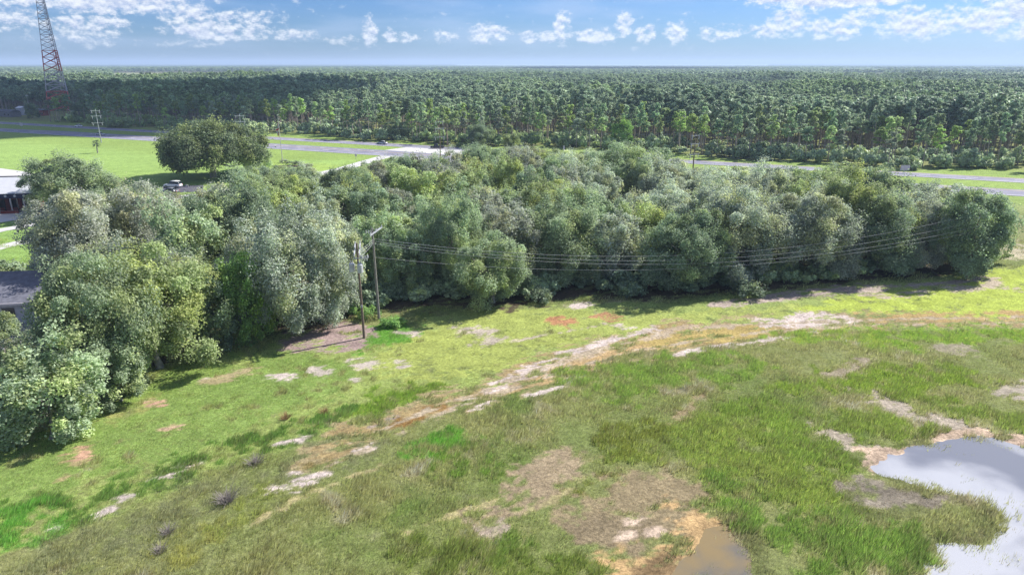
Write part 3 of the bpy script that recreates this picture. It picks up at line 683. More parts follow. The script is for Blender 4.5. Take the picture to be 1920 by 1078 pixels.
SKY_ = [400, 345, 372, 366, 318, 314, 326, 306, 298, 300, 280, 278, 288, 284, 298, 318, 318, 318, 314, 342, 360, 420]
out = []
for (x, y, R_, H_) in fill:
    H_ = min(H_, height_at(float(np.interp(px_of(x, y, 8), SKX, SKY_)), y)*rg.uniform(.98, 1.1))
    if H_ > 4.5: out.append((x, y, min(R_, H_*.62), H_))
fill = sorted(out, key=lambda q: px_of(q[0], q[1]))
SEG = [(250, 'at the left end of the grove'), (420, 'behind the left tree cluster'), (560, 'near the dark-leaved oak'), (760, 'behind the two utility poles'), (1000, 'behind the forward bushy oak'), (1200, 'right of the grove middle'), (1400, 'behind the ground-sweeping dark oak'), (1600, 'behind the large silvery oaks'), (9999, 'near the right end of the grove')]
ORD = ['leftmost', 'second', 'third', 'fourth', 'fifth', 'sixth', 'seventh', 'eighth', 'ninth', 'tenth', 'eleventh', 'twelfth', 'thirteenth', 'fourteenth', 'fifteenth', 'sixteenth', 'seventeenth', 'eighteenth', 'nineteenth', 'twentieth']
def ordinal_labels(items):
    """items: (describing words, where); numbered from the left where the words alone repeat"""
    tot_, seen, out_ = {}, {}, []
    for q in items: tot_[q] = tot_.get(q, 0)+1
    for q in items:
        k0 = seen.get(q, 0); seen[q] = k0+1
        if tot_[q] == 1: out_.append(f'{q[0]} {q[1]}')
        elif k0 == 0: out_.append(f'leftmost {q[0]} {q[1]}')
        else: out_.append(f'{ORD[min(k0, 19)]} {q[0]} from the left, {q[1]}')
    return out_
items = []; tones = []
for (x, y, R_, H_) in fill:
    nx_ = float(vnoise(np.array([x/22.0]), np.array([y/18.0]), 5)[0])+rg.uniform(-.22, .22)
    tone = 'silvery' if nx_ < .38 else 'mid-green' if nx_ < .6 else 'yellow-green' if nx_ < .74 else 'dark green' if nx_ < .9 else 'purple-grey'
    if x > 25 and rg.random() < .5: tone = 'silvery'
    row = 'second-row' if y < 112 else 'mid-grove' if y < 140 else 'roadside'
    p_ = px_of(x, y); items.append((f'{tone} {row} oak', [b for a, b in SEG if p_ < a][0])); tones.append(tone)
for (x, y, R_, H_), tone, lab in zip(fill, tones, ordinal_labels(items)):
    place_oak(x, y, H_, R_, tone, lab, 'oak tree', 'oaks filling the grove')
print('oaks', len(fill))

# undergrowth: fronds and bushes along the grove edge
def bush_mesh(name, seed, R, H, n, leaf):
    return crown(name, seed, R, H, .05, n, 90, leaf, .2, (.25, .42), -.2)[0]
BUSH = [bush_mesh('bush', 300+i, 1.5, 1.6, 22, .09) for i in range(3)]
def place_bush(x, y, s_, hz, tone, label, group=None, name='bush'):
    o_ = bpy.data.objects.new(name, random.choice(BUSH)); COL.objects.link(o_); o_.location = (x, y, 0); o_.scale = (s_, s_, hz); o_.rotation_euler = (0, 0, random.uniform(0, 6)); c = TONE[tone]
    o_.color = (c[0], c[1], c[2], 1); tag(o_, label, 'bush', group); return o_
for (bx, by, s_, hz, tone, lab) in [(15,525,2.0,1.5,'mid-green','round bush on the grass at the left edge above the grey roof'), (655,590,1.0,.8,'bright green','bright green bush right behind the pole with transformers'),
    (615,600,.8,.7,'bright green','small bright bush at the upper edge of the leaf litter'), (690,596,.9,.8,'bright green','small leafy bush between the two utility poles'), (735,612,1.0,.6,'bright green','low green bush at the foot of the taller pole'),
    (725,560,1.6,1.5,'dark green','dark shrub in the shade right of the taller pole'), (1010,565,1.2,1.0,'dark green','low dark shrub beside the forward bushy oak'), (1180,556,1.4,1.0,'dark green','low shrub in the grove shade left of the ground-sweeping oak'),
    (1400,556,1.5,1.1,'dark green','low shrub in the grove shade right of the ground-sweeping oak'), (545,310,1.2,.7,'mid-green','small shrub in the flagpole bed'), (558,312,.8,.9,'dark green','round dark shrub in the flagpole bed'), (575,313,1.3,.5,'silvery','low grey shrub at the right end of the flagpole bed'), (533,306,.9,.6,'silvery','grey shrub touching the foot of the flagpole')]:
    x, y = U(bx, by); place_bush(x, y, s_, hz, tone, lab)
# dead weedy shrubs in the marsh
for j, (bx, by, s_, lab) in enumerate([(425,940,1.3,'largest grey leafless weed clump in the brown marsh strip'), (315,1000,.9,'grey dead weed clump below the yellow-green reeds at lower left'), (300,1035,.8,'small grey dead weed clump nearest the bottom edge, lower left'),
     (608,775,.8,'tan dry weed tuft upright beside the ditch'), (535,785,.9,'buff dry weed clump on the ditch bank left of the tan tuft'), (480,870,1.1,'grey-brown weed clump above the large grey clump')]):
    rg2 = random.Random(j); mb = MB()
    for k_ in range(150):
        a_ = rg2.uniform(0, 6.28); r_ = rg2.uniform(0, .7); q = rg2.uniform(.2, .8)
        p0 = Vector((math.cos(a_)*r_*.5, math.sin(a_)*r_*.5, 0)); p1 = Vector((math.cos(a_)*r_*1.3+rg2.uniform(-.2, .2), math.sin(a_)*r_*1.3+rg2.uniform(-.2, .2), q))
        mb.tube([p0, p0.lerp(p1, .5)+Vector((0, 0, .08)), p1], [.012, .01, .006], 3, False)
    x, y = U(bx, by); ob = mb.build('dead_shrub', simple('dry_weed', A(182,148,104) if 'tan' in lab or 'buff' in lab else A(166,156,150), .9)); ob.location = (x, y, 0); ob.scale = (s_,)*3; tag(ob, lab, 'dead shrub')

# ------------------------------------------------------------------ pines
def pine_mesh(seed, H, cr, ncl, per, leaf, trunk=True, zlow=.45):
    rg = np.random.default_rng(seed)
    z = H*(zlow+(1-zlow)*rg.random(ncl)**.8*.97); zz = (z/H-zlow)/(1-zlow)
    rad = cr*np.sqrt(rg.random(ncl))*np.clip(1.1-zz*.75, .2, 1)*np.clip(.45+zz*2, .4, 1); a = rg.random(ncl)*6.28
    c = np.stack([np.cos(a)*rad, np.sin(a)*rad, z], -1)
    I = np.repeat(np.arange(ncl), per); m = len(I)
    e = unit(rg.normal(size=(m, 3))+np.array([0, 0, .4])); P = c[I]+e*(cr*.30*rg.random(m)**.5)[:, None]*np.array([1, 1, .65])
    N_ = unit(rg.normal(size=(m, 3))*.8+e*.4+np.array([0, 0, .8])); Q = quads(P, N_, leaf*(.6+.7*rg.random(m)), 1.6, rg)
    v_ = (.75+.5*rg.random(ncl))[I]*(.7+.6*rg.random(m)); col = np.stack([v_, v_, v_], -1)
    me = np_mesh('pine_crown', Q.reshape(-1, 3), np.arange(m*4).reshape(-1, 4), 4, np.repeat(col, 4, axis=0)); me.materials.append(needM)
    mb = MB(); lx, ly = rg.normal()*.25, rg.normal()*.25
    mb.tube([(0, 0, -.2), (lx*.5, ly*.5, H*.4), (lx, ly, H*.75), (lx*.6, ly*.6, H*.97)], [.22, .17, .11, .03], 6)
    for k_ in range(0, ncl, 3):
        q = c[k_]; mb.tube([(lx*.8, ly*.8, q[2]-cr*.25), tuple(q)], [.06, .02], 4, False)
    tm = bpy.data.meshes.new('pine_trunk'); tm.from_pydata(mb.v, [], mb.f); tm.materials.append(pbark)
    return me, tm
PINE = [pine_mesh(400+i, 15, 2.5, 30, 44, .21, True, .46 + .06*(i % 3)) for i in range(6)]
ptone = [A(146,162,130,1.1), A(134,154,126,1.05), A(160,174,126,1.1), A(154,164,146,1.1), A(160,178,112,1.05)]; PT = ['green', 'dark green', 'yellowish', 'greyish', 'bright yellow-green']
rg = random.Random(9); pines = []
tries = 0
while len(pines) < 285 and tries < 60000:
    tries += 1
    x = rg.uniform(-330, 235); dY = rg.random()**1.5*36+2
    y = float(forest_edge(x))+dY
    if abs(x) > .79*y+10: continue
    if any((x-a)**2+(y-b)**2 < 3.0**2 for a, b in pines): continue
    if -340 < x < -270 and y < 510: continue
    pines.append((x, y))
pines.sort(key=lambda q: px_of(*q))
PSEG = [(70, 'at the left picture edge'), (210, 'around the lattice tower'), (400, 'behind the great live oak'), (600, 'behind the flagpole'), (740, 'above the silver car'), (880, 'behind the paved crossover'), (1020, 'behind the brush pile'), (1200, 'behind the roundest roadside oak'), (1400, 'behind the roadside utility pole'), (1600, 'above the right half of the grove'), (1760, 'behind the white sign board'), (9999, 'at the right picture edge')]
spec = []; items = []
for (x, y) in pines:
    s_ = rg.uniform(.72, 1.15); ti = rg.randrange(5); spec.append((s_, ti)); p_ = px_of(x, y)
    items.append((f"{'tall' if s_ > .93 else 'short'} {PT[ti]} pine", [b for a, b in PSEG if p_ < a][0]))
for (x, y), (s_, ti), lab in zip(pines, spec, ordinal_labels(items)):
    cm, tm = rg.choice(PINE); e = empty('pine_tree', (x, y, 0), rg.uniform(0, 6.28)); sh = rg.uniform(.8, 1.15); e.scale = (sh, sh, s_)
    tag(e, lab, 'pine tree', 'pines along the front edge of the forest')
    c = ptone[ti]*rg.uniform(.9, 1.1)
    a_ = bpy.data.objects.new('crown', cm); COL.objects.link(a_); a_.parent = e; a_.color = (c[0], c[1], c[2], 1)
    b_ = bpy.data.objects.new('trunk', tm); COL.objects.link(b_); b_.parent = e

# the deep forest: one uncountable mass, instanced with geometry nodes
SRC = bpy.data.collections.new('forest_sources')
def src(me_list, name, col):
    """join crown and trunk into one source mesh"""
    o_ = None
    Vs, Fs, cols, mats, off = [], [], [], [], 0
    me = bpy.data.meshes.new(name); import bmesh
    bm = bmesh.new()
    for k_, q in enumerate(me_list):
        n0 = len(bm.faces); bm.from_mesh(q); bm.faces.ensure_lookup_table()
        for f_ in bm.faces[n0:]: f_.material_index = k_
    bm.to_mesh(me); bm.free()
    for q in me_list: me.materials.append(q.materials[0])
    ob = bpy.data.objects.new(name, me); SRC.objects.link(ob); ob.color = (col[0], col[1], col[2], 1); return ob
leafF, t, o = M_new('forest_leaf_mat')
at = t.n('ShaderNodeAttribute', attribute_name='tint'); oi = t.n('ShaderNodeObjectInfo')
gpos = t.n('ShaderNodeNewGeometry').outputs['Position']
c1 = t.mix(oi.outputs['Random'], tuple(A(146,166,136,1.15))+(1,), tuple(A(170,184,146,1.2))+(1,))
c1 = t.mix(t.rng(t.noise(oi.outputs['Location'], .02, 4, .65), .40, .55), tuple(A(130,150,122,1.0))+(1,), c1)
c1 = t.mix(t.rng(t.noise(oi.outputs['Location'], .006, 3), .46, .62), c1, t.mix(.5, c1, tuple(A(164,188,112,1.05))+(1,)))
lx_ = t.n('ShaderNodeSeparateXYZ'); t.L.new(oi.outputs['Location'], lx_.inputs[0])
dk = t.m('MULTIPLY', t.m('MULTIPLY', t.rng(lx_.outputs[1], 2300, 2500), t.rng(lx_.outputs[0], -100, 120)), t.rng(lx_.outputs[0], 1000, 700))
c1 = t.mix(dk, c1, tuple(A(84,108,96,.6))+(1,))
c1 = t.mix(1.0, c1, at.outputs[0], 'MULTIPLY')
b = t.n('ShaderNodeBsdfPrincipled'); t.L.new(c1, b.inputs['Base Color']); b.inputs['Roughness'].default_value = .55; b.inputs['Specular IOR Level'].default_value = .3
tr = t.n('ShaderNodeBsdfTranslucent'); t.L.new(c1, tr.inputs[0]); ms = t.n('ShaderNodeMixShader'); ms.inputs[0].default_value = .3
t.L.new(b.outputs[0], ms.inputs[1]); t.L.new(tr.outputs[0], ms.inputs[2]); t.L.new(ms.outputs[0], o.inputs[0])
def swap(ob):
    for i, m_ in enumerate(ob.data.materials):
        if m_ in (leafM, needM): ob.data.materials[i] = leafF
for i in range(4):
    a_, b_ = pine_mesh(500+i, 15, 2.5, 22, 26, .30, True, .48+.05*i); swap(src([a_, b_], f'forest_pine_{i}', (1, 1, 1)))
FAR = bpy.data.collections.new('far_sources'); KEEP = SRC
SRC = FAR
for i in range(3):
    a_, b_ = pine_mesh(520+i, 14, 3.8, 18, 12, .75, True, .45); swap(src([a_, b_], f'distant_tree_{i}', (1, 1, 1)))
SRC = bpy.data.collections.new('shrub_sources'); SHR = SRC
for i in range(3):
    swap(src([bush_mesh('shrub', 330+i, 1.8, 2.2, 16, .22)], f'understory_shrub_{i}', (1, 1, 1)))
def scatter(name, pts, scl, coll, label, cat, seed=0):
    n = len(pts); me = bpy.data.meshes.new(name); me.vertices.add(n); me.vertices.foreach_set('co', np.asarray(pts, dtype=np.float32).ravel())
    a_ = me.attributes.new('size', 'FLOAT_VECTOR', 'POINT'); a_.data.foreach_set('vector', np.asarray(scl, dtype=np.float32).ravel())
    ob = bpy.data.objects.new(name, me); COL.objects.link(ob)
    ng = bpy.data.node_groups.new(name, 'GeometryNodeTree')
    ng.interface.new_socket('Geometry', in_out='INPUT', socket_type='NodeSocketGeometry'); ng.interface.new_socket('Geometry', in_out='OUTPUT', socket_type='NodeSocketGeometry')
    N = ng.nodes; L = ng.links; gi = N.new('NodeGroupInput'); go = N.new('NodeGroupOutput'); iop = N.new('GeometryNodeInstanceOnPoints')
    ci = N.new('GeometryNodeCollectionInfo'); ci.inputs[0].default_value = coll; ci.inputs['Separate Children'].default_value = True; ci.inputs['Reset Children'].default_value = True
    iop.inputs['Pick Instance'].default_value = True
    r_ = N.new('FunctionNodeRandomValue'); r_.data_type = 'FLOAT_VECTOR'; r_.inputs[0].default_value = (0, 0, 0); r_.inputs[1].default_value = (0, 0, 6.283); r_.inputs['Seed'].default_value = seed
    na = N.new('GeometryNodeInputNamedAttribute'); na.data_type = 'FLOAT_VECTOR'; na.inputs[0].default_value = 'size'
    L.new(gi.outputs[0], iop.inputs['Points']); L.new(ci.outputs[0], iop.inputs['Instance']); L.new(r_.outputs[0], iop.inputs['Rotation'])
    L.new([s_ for s_ in na.outputs if s_.enabled][0], iop.inputs['Scale']); L.new(iop.outputs[0], go.inputs[0])
    md = ob.modifiers.new('scatter', 'NODES'); md.node_group = ng
    tag(ob, label, cat, kind='stuff'); return ob
def pts_forest(n, y0, y1, dens_fn):
    # uniform in area inside the widened view wedge
    u = rs.random(n); y = np.sqrt(y0*y0+u*(y1*y1-y0*y0)); x = (rs.random(n)*2-1)*(.84*y+20)
    k_ = rs.random(n) < dens_fn(x, y); return x[k_], y[k_]
def scl3(n, lo, hi):
    s_ = lo+(hi-lo)*rs.random(n); w_ = s_**.6*(.70+.65*rs.random(n)); return np.stack([w_, w_, s_], -1)
def gap2(x, y): return (y > 1500) & (y < 3700) & (x > .46*y) & (fbm(x, y, 300, 90) > -.15)
def gap(x, y):   # clearing that shows pale behind the first wood on the left
    return (y > 1080) & (y < 2500) & (x < -.33*y) & (x > -.56*y)
x, y = pts_forest(62000, 225, 1100, lambda x, y: np.where((y > forest_edge(x)+34) & ~((x < -258) & (y < 505+.12*(x+258))), np.clip(.75+1.6*fbm(x, y, 60, 71), .3, 1), 0))
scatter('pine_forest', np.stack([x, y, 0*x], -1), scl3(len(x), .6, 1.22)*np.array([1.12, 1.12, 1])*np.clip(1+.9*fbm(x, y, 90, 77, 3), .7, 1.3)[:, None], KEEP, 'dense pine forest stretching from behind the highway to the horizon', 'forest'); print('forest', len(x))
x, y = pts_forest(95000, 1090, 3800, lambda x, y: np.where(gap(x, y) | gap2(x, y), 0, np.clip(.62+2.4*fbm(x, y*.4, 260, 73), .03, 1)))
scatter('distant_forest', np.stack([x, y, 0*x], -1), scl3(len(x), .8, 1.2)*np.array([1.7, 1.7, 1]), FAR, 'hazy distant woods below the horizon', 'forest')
# shrubs at the foot of the forest edge
n = 900; x = rs.random(n)*700-400; y = forest_edge(x)+rs.random(n)**1.4*34-2; k_ = (np.abs(x) < .84*y+15) & ~((x < -262) & (x > -345) & (y < 505)); x, y = x[k_], y[k_]
scatter('forest_undergrowth', np.stack([x, y, 0*x], -1), scl3(len(x), .3, 2.0), SHR, 'low shrubs and saplings along the foot of the forest edge', 'undergrowth')
n = 900; x = rs.random(n)*130-42; y = 84+rs.random(n)*22; q_ = sdist(GROVE, x, y); k_ = (q_ < 1.0) & (q_ > -9) & (px_of(x, y) > 330); x, y = x[k_], y[k_]
scatter('grove_undergrowth', np.stack([x, y, 0*x], -1), scl3(len(x), .35, .95), SHR, 'shaded low brush and saplings beneath the grove front', 'undergrowth')
# far canopy out to the horizon: a rough green sheet of tree tops
mcan, t, o = M_new('canopy_mat'); gp = t.n('ShaderNodeNewGeometry').outputs['Position']
cA = t.mix(t.rng(t.noise(gp, .0009, 5, .6), .4, .62), tuple(A(92,118,88,.6))+(1,), tuple(A(124,148,96,.65))+(1,))
cA = t.mix(t.rng(t.noise(gp, .03, 4, .7), .35, .65), t.mix(.6, cA, (.01, .015, .01, 1)), cA)
principled(t, o, cA, .9, .1)
yy = np.concatenate([np.linspace(3300, 6000, 90), np.geomspace(6060, 31000, 60)]); uu = np.linspace(-1, 1, 320)
YY, UU = np.meshgrid(yy, uu, indexing='ij'); XX = UU*YY*.95
ZZ = 9+7*fbm(XX, YY, 60, 81, 2)+9*fbm(XX, YY, 900, 82)
lake = (XX > -.075*YY) & (XX < .36*YY) & (YY > 8500); ZZ = np.where(lake, -2, ZZ); ZZ[0] = 0
ii = np.arange(YY.size).reshape(YY.shape); fc = np.stack([ii[:-1, :-1], ii[:-1, 1:], ii[1:, 1:], ii[1:, :-1]], -1).reshape(-1, 4)
ob = meshobj('horizon_woods', np_mesh('horizon_woods', np.stack([XX.ravel(), YY.ravel(), ZZ.ravel()], -1), fc, 4), mcan); tag(ob, 'woods fading to blue along the horizon', 'forest', kind='stuff')
lk = simple('lake_mat', (.62, .68, .76), .3, .5, 0, .03, .001)
ob = MB().sheet([(-800, 8600), (3100, 8600), (9500, 26500), (-2000, 26500)], 1.2).build('lake', lk); ob['kind'] = 'structure'

# ------------------------------------------------------------------ single trees of the forest edge
place_oak(*U(900, 275), 9, 6, 'dark green', 'round dark tree at the forest edge behind the brush pile', 'tree')
place_oak(*U(745, 262), 8, 5, 'dark green', 'dark broad tree at the forest edge above the silver car', 'tree')
place_oak(*U(150, 226), 10, 5, 'dark green', 'dark tree right beside the foot of the lattice tower', 'tree')
place_oak(*U(62, 222), 9, 4.5, 'dark green', 'dark round tree left of the foot of the lattice tower', 'tree')
place_oak(*U(1165, 278), 12, 5, 'bright green', 'bright conical tree at the forest edge behind the grove centre', 'tree')
place_oak(*U(960, 280), 6, 4, 'yellow-green', 'yellow-green bush tree right of the brush pile', 'tree')

# ------------------------------------------------------------------ lattice tower
steel_w = simple('white_steel', A(236,226,226,.62), .5, .4, 0, .06); steel_r = simple('red_steel', (.60, .12, .10), .5, .4, 0, .1)
tx, ty_ = -317.0, 497.0; TH = 100.0; wb, wt = 15.5, 1.4
tw = empty('lattice_tower', (tx, ty_, 0), math.radians(10)); tag(tw, 'tall red and white steel lattice mast rising out of the frame above the forest', 'lattice tower')
def wid(z): return wb+(wt-wb)*(z/TH)**.93
def corner(k_, z):
    r = wid(z)/math.sqrt(3); a = math.radians(90+120*k_); return Vector((r*math.cos(a), r*math.sin(a), z))
bands = [0, 13.5, 27, 40.5, 54, 67.5, 81, 100]
for bi in range(len(bands)-1):
    z0, z1 = bands[bi], bands[bi+1]; mat = steel_r if bi in (0, 2) else steel_w
    mb = MB(); nst = 3 if bi < 3 else 4; hh = (z1-z0)/nst
    for k_ in range(3): mb.tube([corner(k_, z0), corner(k_, z1)], .36 if bi < 3 else .24, 6)
    for j in range(nst):
        a0, a1 = z0+j*hh, z0+(j+1)*hh
        for k_ in range(3):
            q = (k_+1) % 3; r = .19 if bi < 3 else .12
            mb.tube([corner(k_, a0), corner(q, a1)], r, 4); mb.tube([corner(q, a0), corner(k_, a1)], r, 4); mb.tube([corner(k_, a1), corner(q, a1)], r, 4)
    if bi > 0: mb.tube([(wid(z0)*.1, 0, z0), (wid(z1)*.1, 0, z1)], .15, 5)
    mb.build('lattice_section', mat, tw)
for k_ in range(3):
    c_ = corner(k_, 0); MB().box((c_.x, c_.y, .3), (1.8, 1.8, .9)).build('footing', conc, tw)
# buildings at its foot
whitewall = simple('white_wall', A(214,212,216,.62), .8, .3); greywall = simple('grey_wall', A(150,146,150,.6), .8); redbr = simple('red_brick', (.22, .05, .04), .85, .2, 0, .25, 4); roofg = simple('grey_roof', A(128,128,136,.5), .8, .2, 0, .2, 3)
metalroof = simple('metal_roof', A(232,232,236,.62), .45, .4, 0, .05, 1); darkgl = simple('dark_glass', (.02, .025, .03), .08, .6); navy = simple('navy_wall', A(66,66,96,.6), .8, .2, 0, .2, 3)
def shed(px, py, L, Wd, Hh, wall, roof, label, name='shed', rz=.42, cat='shed', flat=False):
    x, y = U(px, py); e = empty(name, (x, y, 0), -rz); tag(e, label, cat)
    MB().box((0, 0, Hh/2), (L, Wd, Hh)).build('wall', wall, e)
    rh = .4 if flat else Wd*.22; mb = MB(); ov = .4
    v = [(-L/2-ov, -Wd/2-ov, Hh), (L/2+ov, -Wd/2-ov, Hh), (L/2+ov, Wd/2+ov, Hh), (-L/2-ov, Wd/2+ov, Hh), (-L/2-ov, 0, Hh+rh), (L/2+ov, 0, Hh+rh)]
    v2 = [(a, b, c+.005) for a, b, c in v]
    mb.add(v2, [(0, 3, 2, 1), (0, 1, 5, 4), (2, 3, 4, 5), (0, 4, 3), (1, 2, 5)]); mb.build('roof', roof, e)
    d = MB().box((-L*.2, -Wd/2-.03, 1.05), (1.0, .08, 2.1)).build('door', greywall, e)
    for sx in (.05, .3): MB().box((L*sx, -Wd/2-.03, 1.5), (1.1, .08, 1.0)).build('window', darkgl, e)
    return e
shed(18, 219, 14, 6, 3.2, greywall, roofg, 'long low grey shed at the far left by the tower compound', 'shed')
shed(44, 216, 5, 5, 4.5, whitewall, metalroof, 'small white hut left of the lattice tower', 'hut', cat='hut')
shed(82, 217, 7, 4, 3.4, redbr, roofg, 'low brown equipment shelter at the foot of the lattice tower', 'equipment_shelter', cat='shelter')
x, y = U(46, 216); pl = empty('floodlight_pole', (x+2, y+3, 0)); tag(pl, 'slim pole with a small white lamp above the white hut', 'lamp post')
MB().tube([(0, 0, 0), (0, 0, 12)], [.12, .07], 6).build('pole', steel_w, pl); MB().box((0, 0, 12.2), (1.1, .6, .5)).build('lamp', steel_w, pl)

# ------------------------------------------------------------------ utility poles
woodp = simple('pole_wood', A(150,132,118,.62), .9, .1, 0, .2, 5, .3); greysteel = simple('grey_steel', A(186,188,196,.6), .45, .5); insul = simple('porcelain', A(226,226,230,.62), .3, .5); wirem = simple('wire_mat', (.34, .34, .35), .5, .4, 0, .05)
def crossarm(e, z, L, rz, off=(0, 0), ins=3, mat=None, th=.12, tilt=0):
    ca, sa = math.cos(rz), math.sin(rz)
    ob = MB().box((off[0], off[1], z), (L, th, th*1.2), rz, tilt).build('crossarm', mat or woodp, e); out = []
    for k_ in range(ins):
        u = -L/2+.12+(L-.24)*k_/(ins-1); mb = MB()
        mb.tube([(off[0]+u*ca, off[1]+u*sa, z+.07+u*math.sin(tilt)), (off[0]+u*ca, off[1]+u*sa, z+.20+u*math.sin(tilt)), (off[0]+u*ca, off[1]+u*sa, z+.34+u*math.sin(tilt))], [.05, .09, .05], 7)
        mb.build('insulator', insul, ob); out.append(Vector((off[0]+u*ca, off[1]+u*sa, z+.34)))
    return out
HWY = []
phi = math.atan2(ROAD_N.y, ROAD_N.x)
for i, (bx, by, lab) in enumerate([(190,268,'wooden utility pole with three crossarms behind the cabbage palm'), (457,284,'utility pole with three crossarms behind the great live oak'), (826,303,'utility pole by the paved crossover with the dark truck'), (1297,345,'utility pole rising from the back of the grove before the highway'), (2010,398,'utility pole beyond the right picture edge along the highway')]):
    x, y = U(bx, by); e = empty('utility_pole', (x, y, 0)); tag(e, lab, 'utility pole', 'utility poles along the highway')
    MB().tube([(0, 0, -.3), (0, 0, 7), (0, 0, 13.8)], [.20, .17, .12], 8).build('pole', greysteel if i < 2 else woodp, e)
    att = []
    for z_, L_ in ((13.2, 3.4), (11.0, 3.8), (8.2, 4.2)):
        att.append([Vector((x, y, 0))+q for q in crossarm(e, z_, L_, phi-.5, (0, -.16), 3, insul if i in (0, 1) else greysteel, .13)])
        for u in (-1, 1): MB().tube([(u*L_*.4*math.cos(phi-.5), u*L_*.4*math.sin(phi-.5)-.16, z_-.1), (u*L_*.4*math.cos(phi-.5), u*L_*.4*math.sin(phi-.5)-.16, z_-1.0)], .09, 6).build('hanging_insulator', insul, e)
    HWY.append(att)
def wire(name, p, q, sag, r, label, group, n=26, cat='power line'):
    p, q = Vector(p), Vector(q); pts = []
    for i in range(n+1):
        s_ = i/n; v_ = p.lerp(q, s_); v_.z -= sag*4*s_*(1-s_); pts.append(v_)
    c_ = (p+q)/2; ob = MB().tube([v_-c_ for v_ in pts], r, 5).build(name, wirem); ob.location = c_; tag(ob, label, cat, group); return ob
for i in range(len(HWY)-1):
    for lv, nm in ((0, 'top'), (1, 'middle'), (2, 'bottom')):
        for k_ in (0, 2): wire('power_line', HWY[i][lv][k_], HWY[i+1][lv][k_], 1.3, .014, f"{'nearer' if k_ == 0 else 'farther'} {nm} wire of the {('leftmost', 'second', 'third', 'rightmost')[i]} span of the highway poles", 'wires along the highway poles')
# near pair
ax, ay = U(683, 634); bx_, by_ = U(711, 600)
pa = empty('utility_pole', (ax, ay, 0)); tag(pa, 'wooden utility pole carrying two grey transformers above the leaf litter', 'utility pole')
MB().tube([(0, 0, -.3), (-.05, 0, 6), (-.1, 0, 12.0)], [.17, .15, .11], 10).build('pole', woodp, pa)
dirn = math.atan2(by_-ay, bx_-ax)
aa_ = crossarm(pa, 11.2, 2.6, dirn+.25, (-.35, -.1), 3, insul, .14, .35); crossarm(pa, 11.2, 2.6, dirn+.25, (.2, .1), 3, insul, .14, .35)
for u, v_ in ((-.75, -.1), (.30, -.38)):
    tr_ = MB().tube([(u-.1, v_, 8.5), (u-.1, v_, 8.55), (u-.1, v_, 9.5), (u-.1, v_, 9.6)], [.26, .34, .34, .24], 14).build('transformer', insul, pa)
    for w_ in (-.12, .12): MB().tube([(u-.1+w_, v_, 9.58), (u-.1+w_, v_, 9.75), (u-.1+w_, v_, 9.95)], [.06, .09, .04], 6).build('bushing', greysteel, tr_)
for u in (.35, .7, 1.0): MB().tube([(u, -.1, 9.9), (u+.12, -.1, 10.5)], [.07, .07], 6).build('fuse_cutout', insul, pa)
crossarm(pa, 10.2, 1.8, dirn-1.2, (.3, 0), 3, insul, .10)
MB().box((0, -.2, 4.2), (.25, .12, .3)).build('meter_box', greysteel, pa)
pb = empty('utility_pole', (bx_, by_, 0)); tag(pb, 'taller bare wooden utility pole behind the one with transformers', 'utility pole')
MB().tube([(0, 0, -.3), (-.08, 0, 6), (-.15, 0, 12.3)], [.19, .16, .12], 10).build('pole', simple('old_pole_wood', A(172,166,158,.62), .9, .1, 0, .2, 5), pb)
bb_ = crossarm(pb, 11.9, 2.3, 1.0, (.3, .1), 3, insul, .14, .3)
for u in (-.7, -1.0, -.4): MB().tube([(u, .3, 11.6), (u, .3, 12.0)], [.07, .05], 6).build('insulator', insul, pb)
last = [q for q in MANUAL if q[0] == 1800][0]; lx0, ly0, _h, _r = from_px(*last[:4]); ex, ey = lx0-2.0, ly0-_r*.62
pe = empty('utility_pole', (ex, ey, 0)); tag(pe, 'utility pole hidden inside the last oak at the right end of the grove', 'utility pole')
MB().tube([(0, 0, -.3), (0, 0, 5), (0, 0, 10.6)], [.18, .15, .11], 8).build('pole', woodp, pe); crossarm(pe, 9.9, 2.4, .9, (0, -.15), 3, None)
for k_, (z0, z1, o0, lab) in enumerate([(10.9, 10.3, .4, 'uppermost of the four wires crossing in front of the grove'), (10.7, 9.4, 0, 'second wire from the top crossing in front of the grove'), (10.5, 8.8, -.4, 'third wire from the top crossing in front of the grove')]):
    wire('power_line', (bx_+o0*.3, by_+o0-.2, z0), (ex, ey+o0*2, z1), 4.2, .020, lab, None, 40)
wire('power_line', (bx_, by_-.2, 8.6), (ex-.1, ey-.3, 7.9), 3.6, .020, 'lowest of the four wires crossing in front of the grove', None, 40)
for k_ in range(3): wire('power_line', (ax+.2*k_, ay+.2, 11.1-.3*k_), (bx_-.1, by_-.2, 10.9-.2*k_), .15, .018, ('uppermost', 'middle', 'lowest')[k_]+' short wire linking the two utility poles', 'short wires between the two poles', 6)
wire('service_cable', (ax-.2, ay, 11.0), (ax-4.5, ay+3.5, 6.5), .1, .045, 'grey service cable slanting from the transformer pole into the silvery oak', None, 6, 'cable')

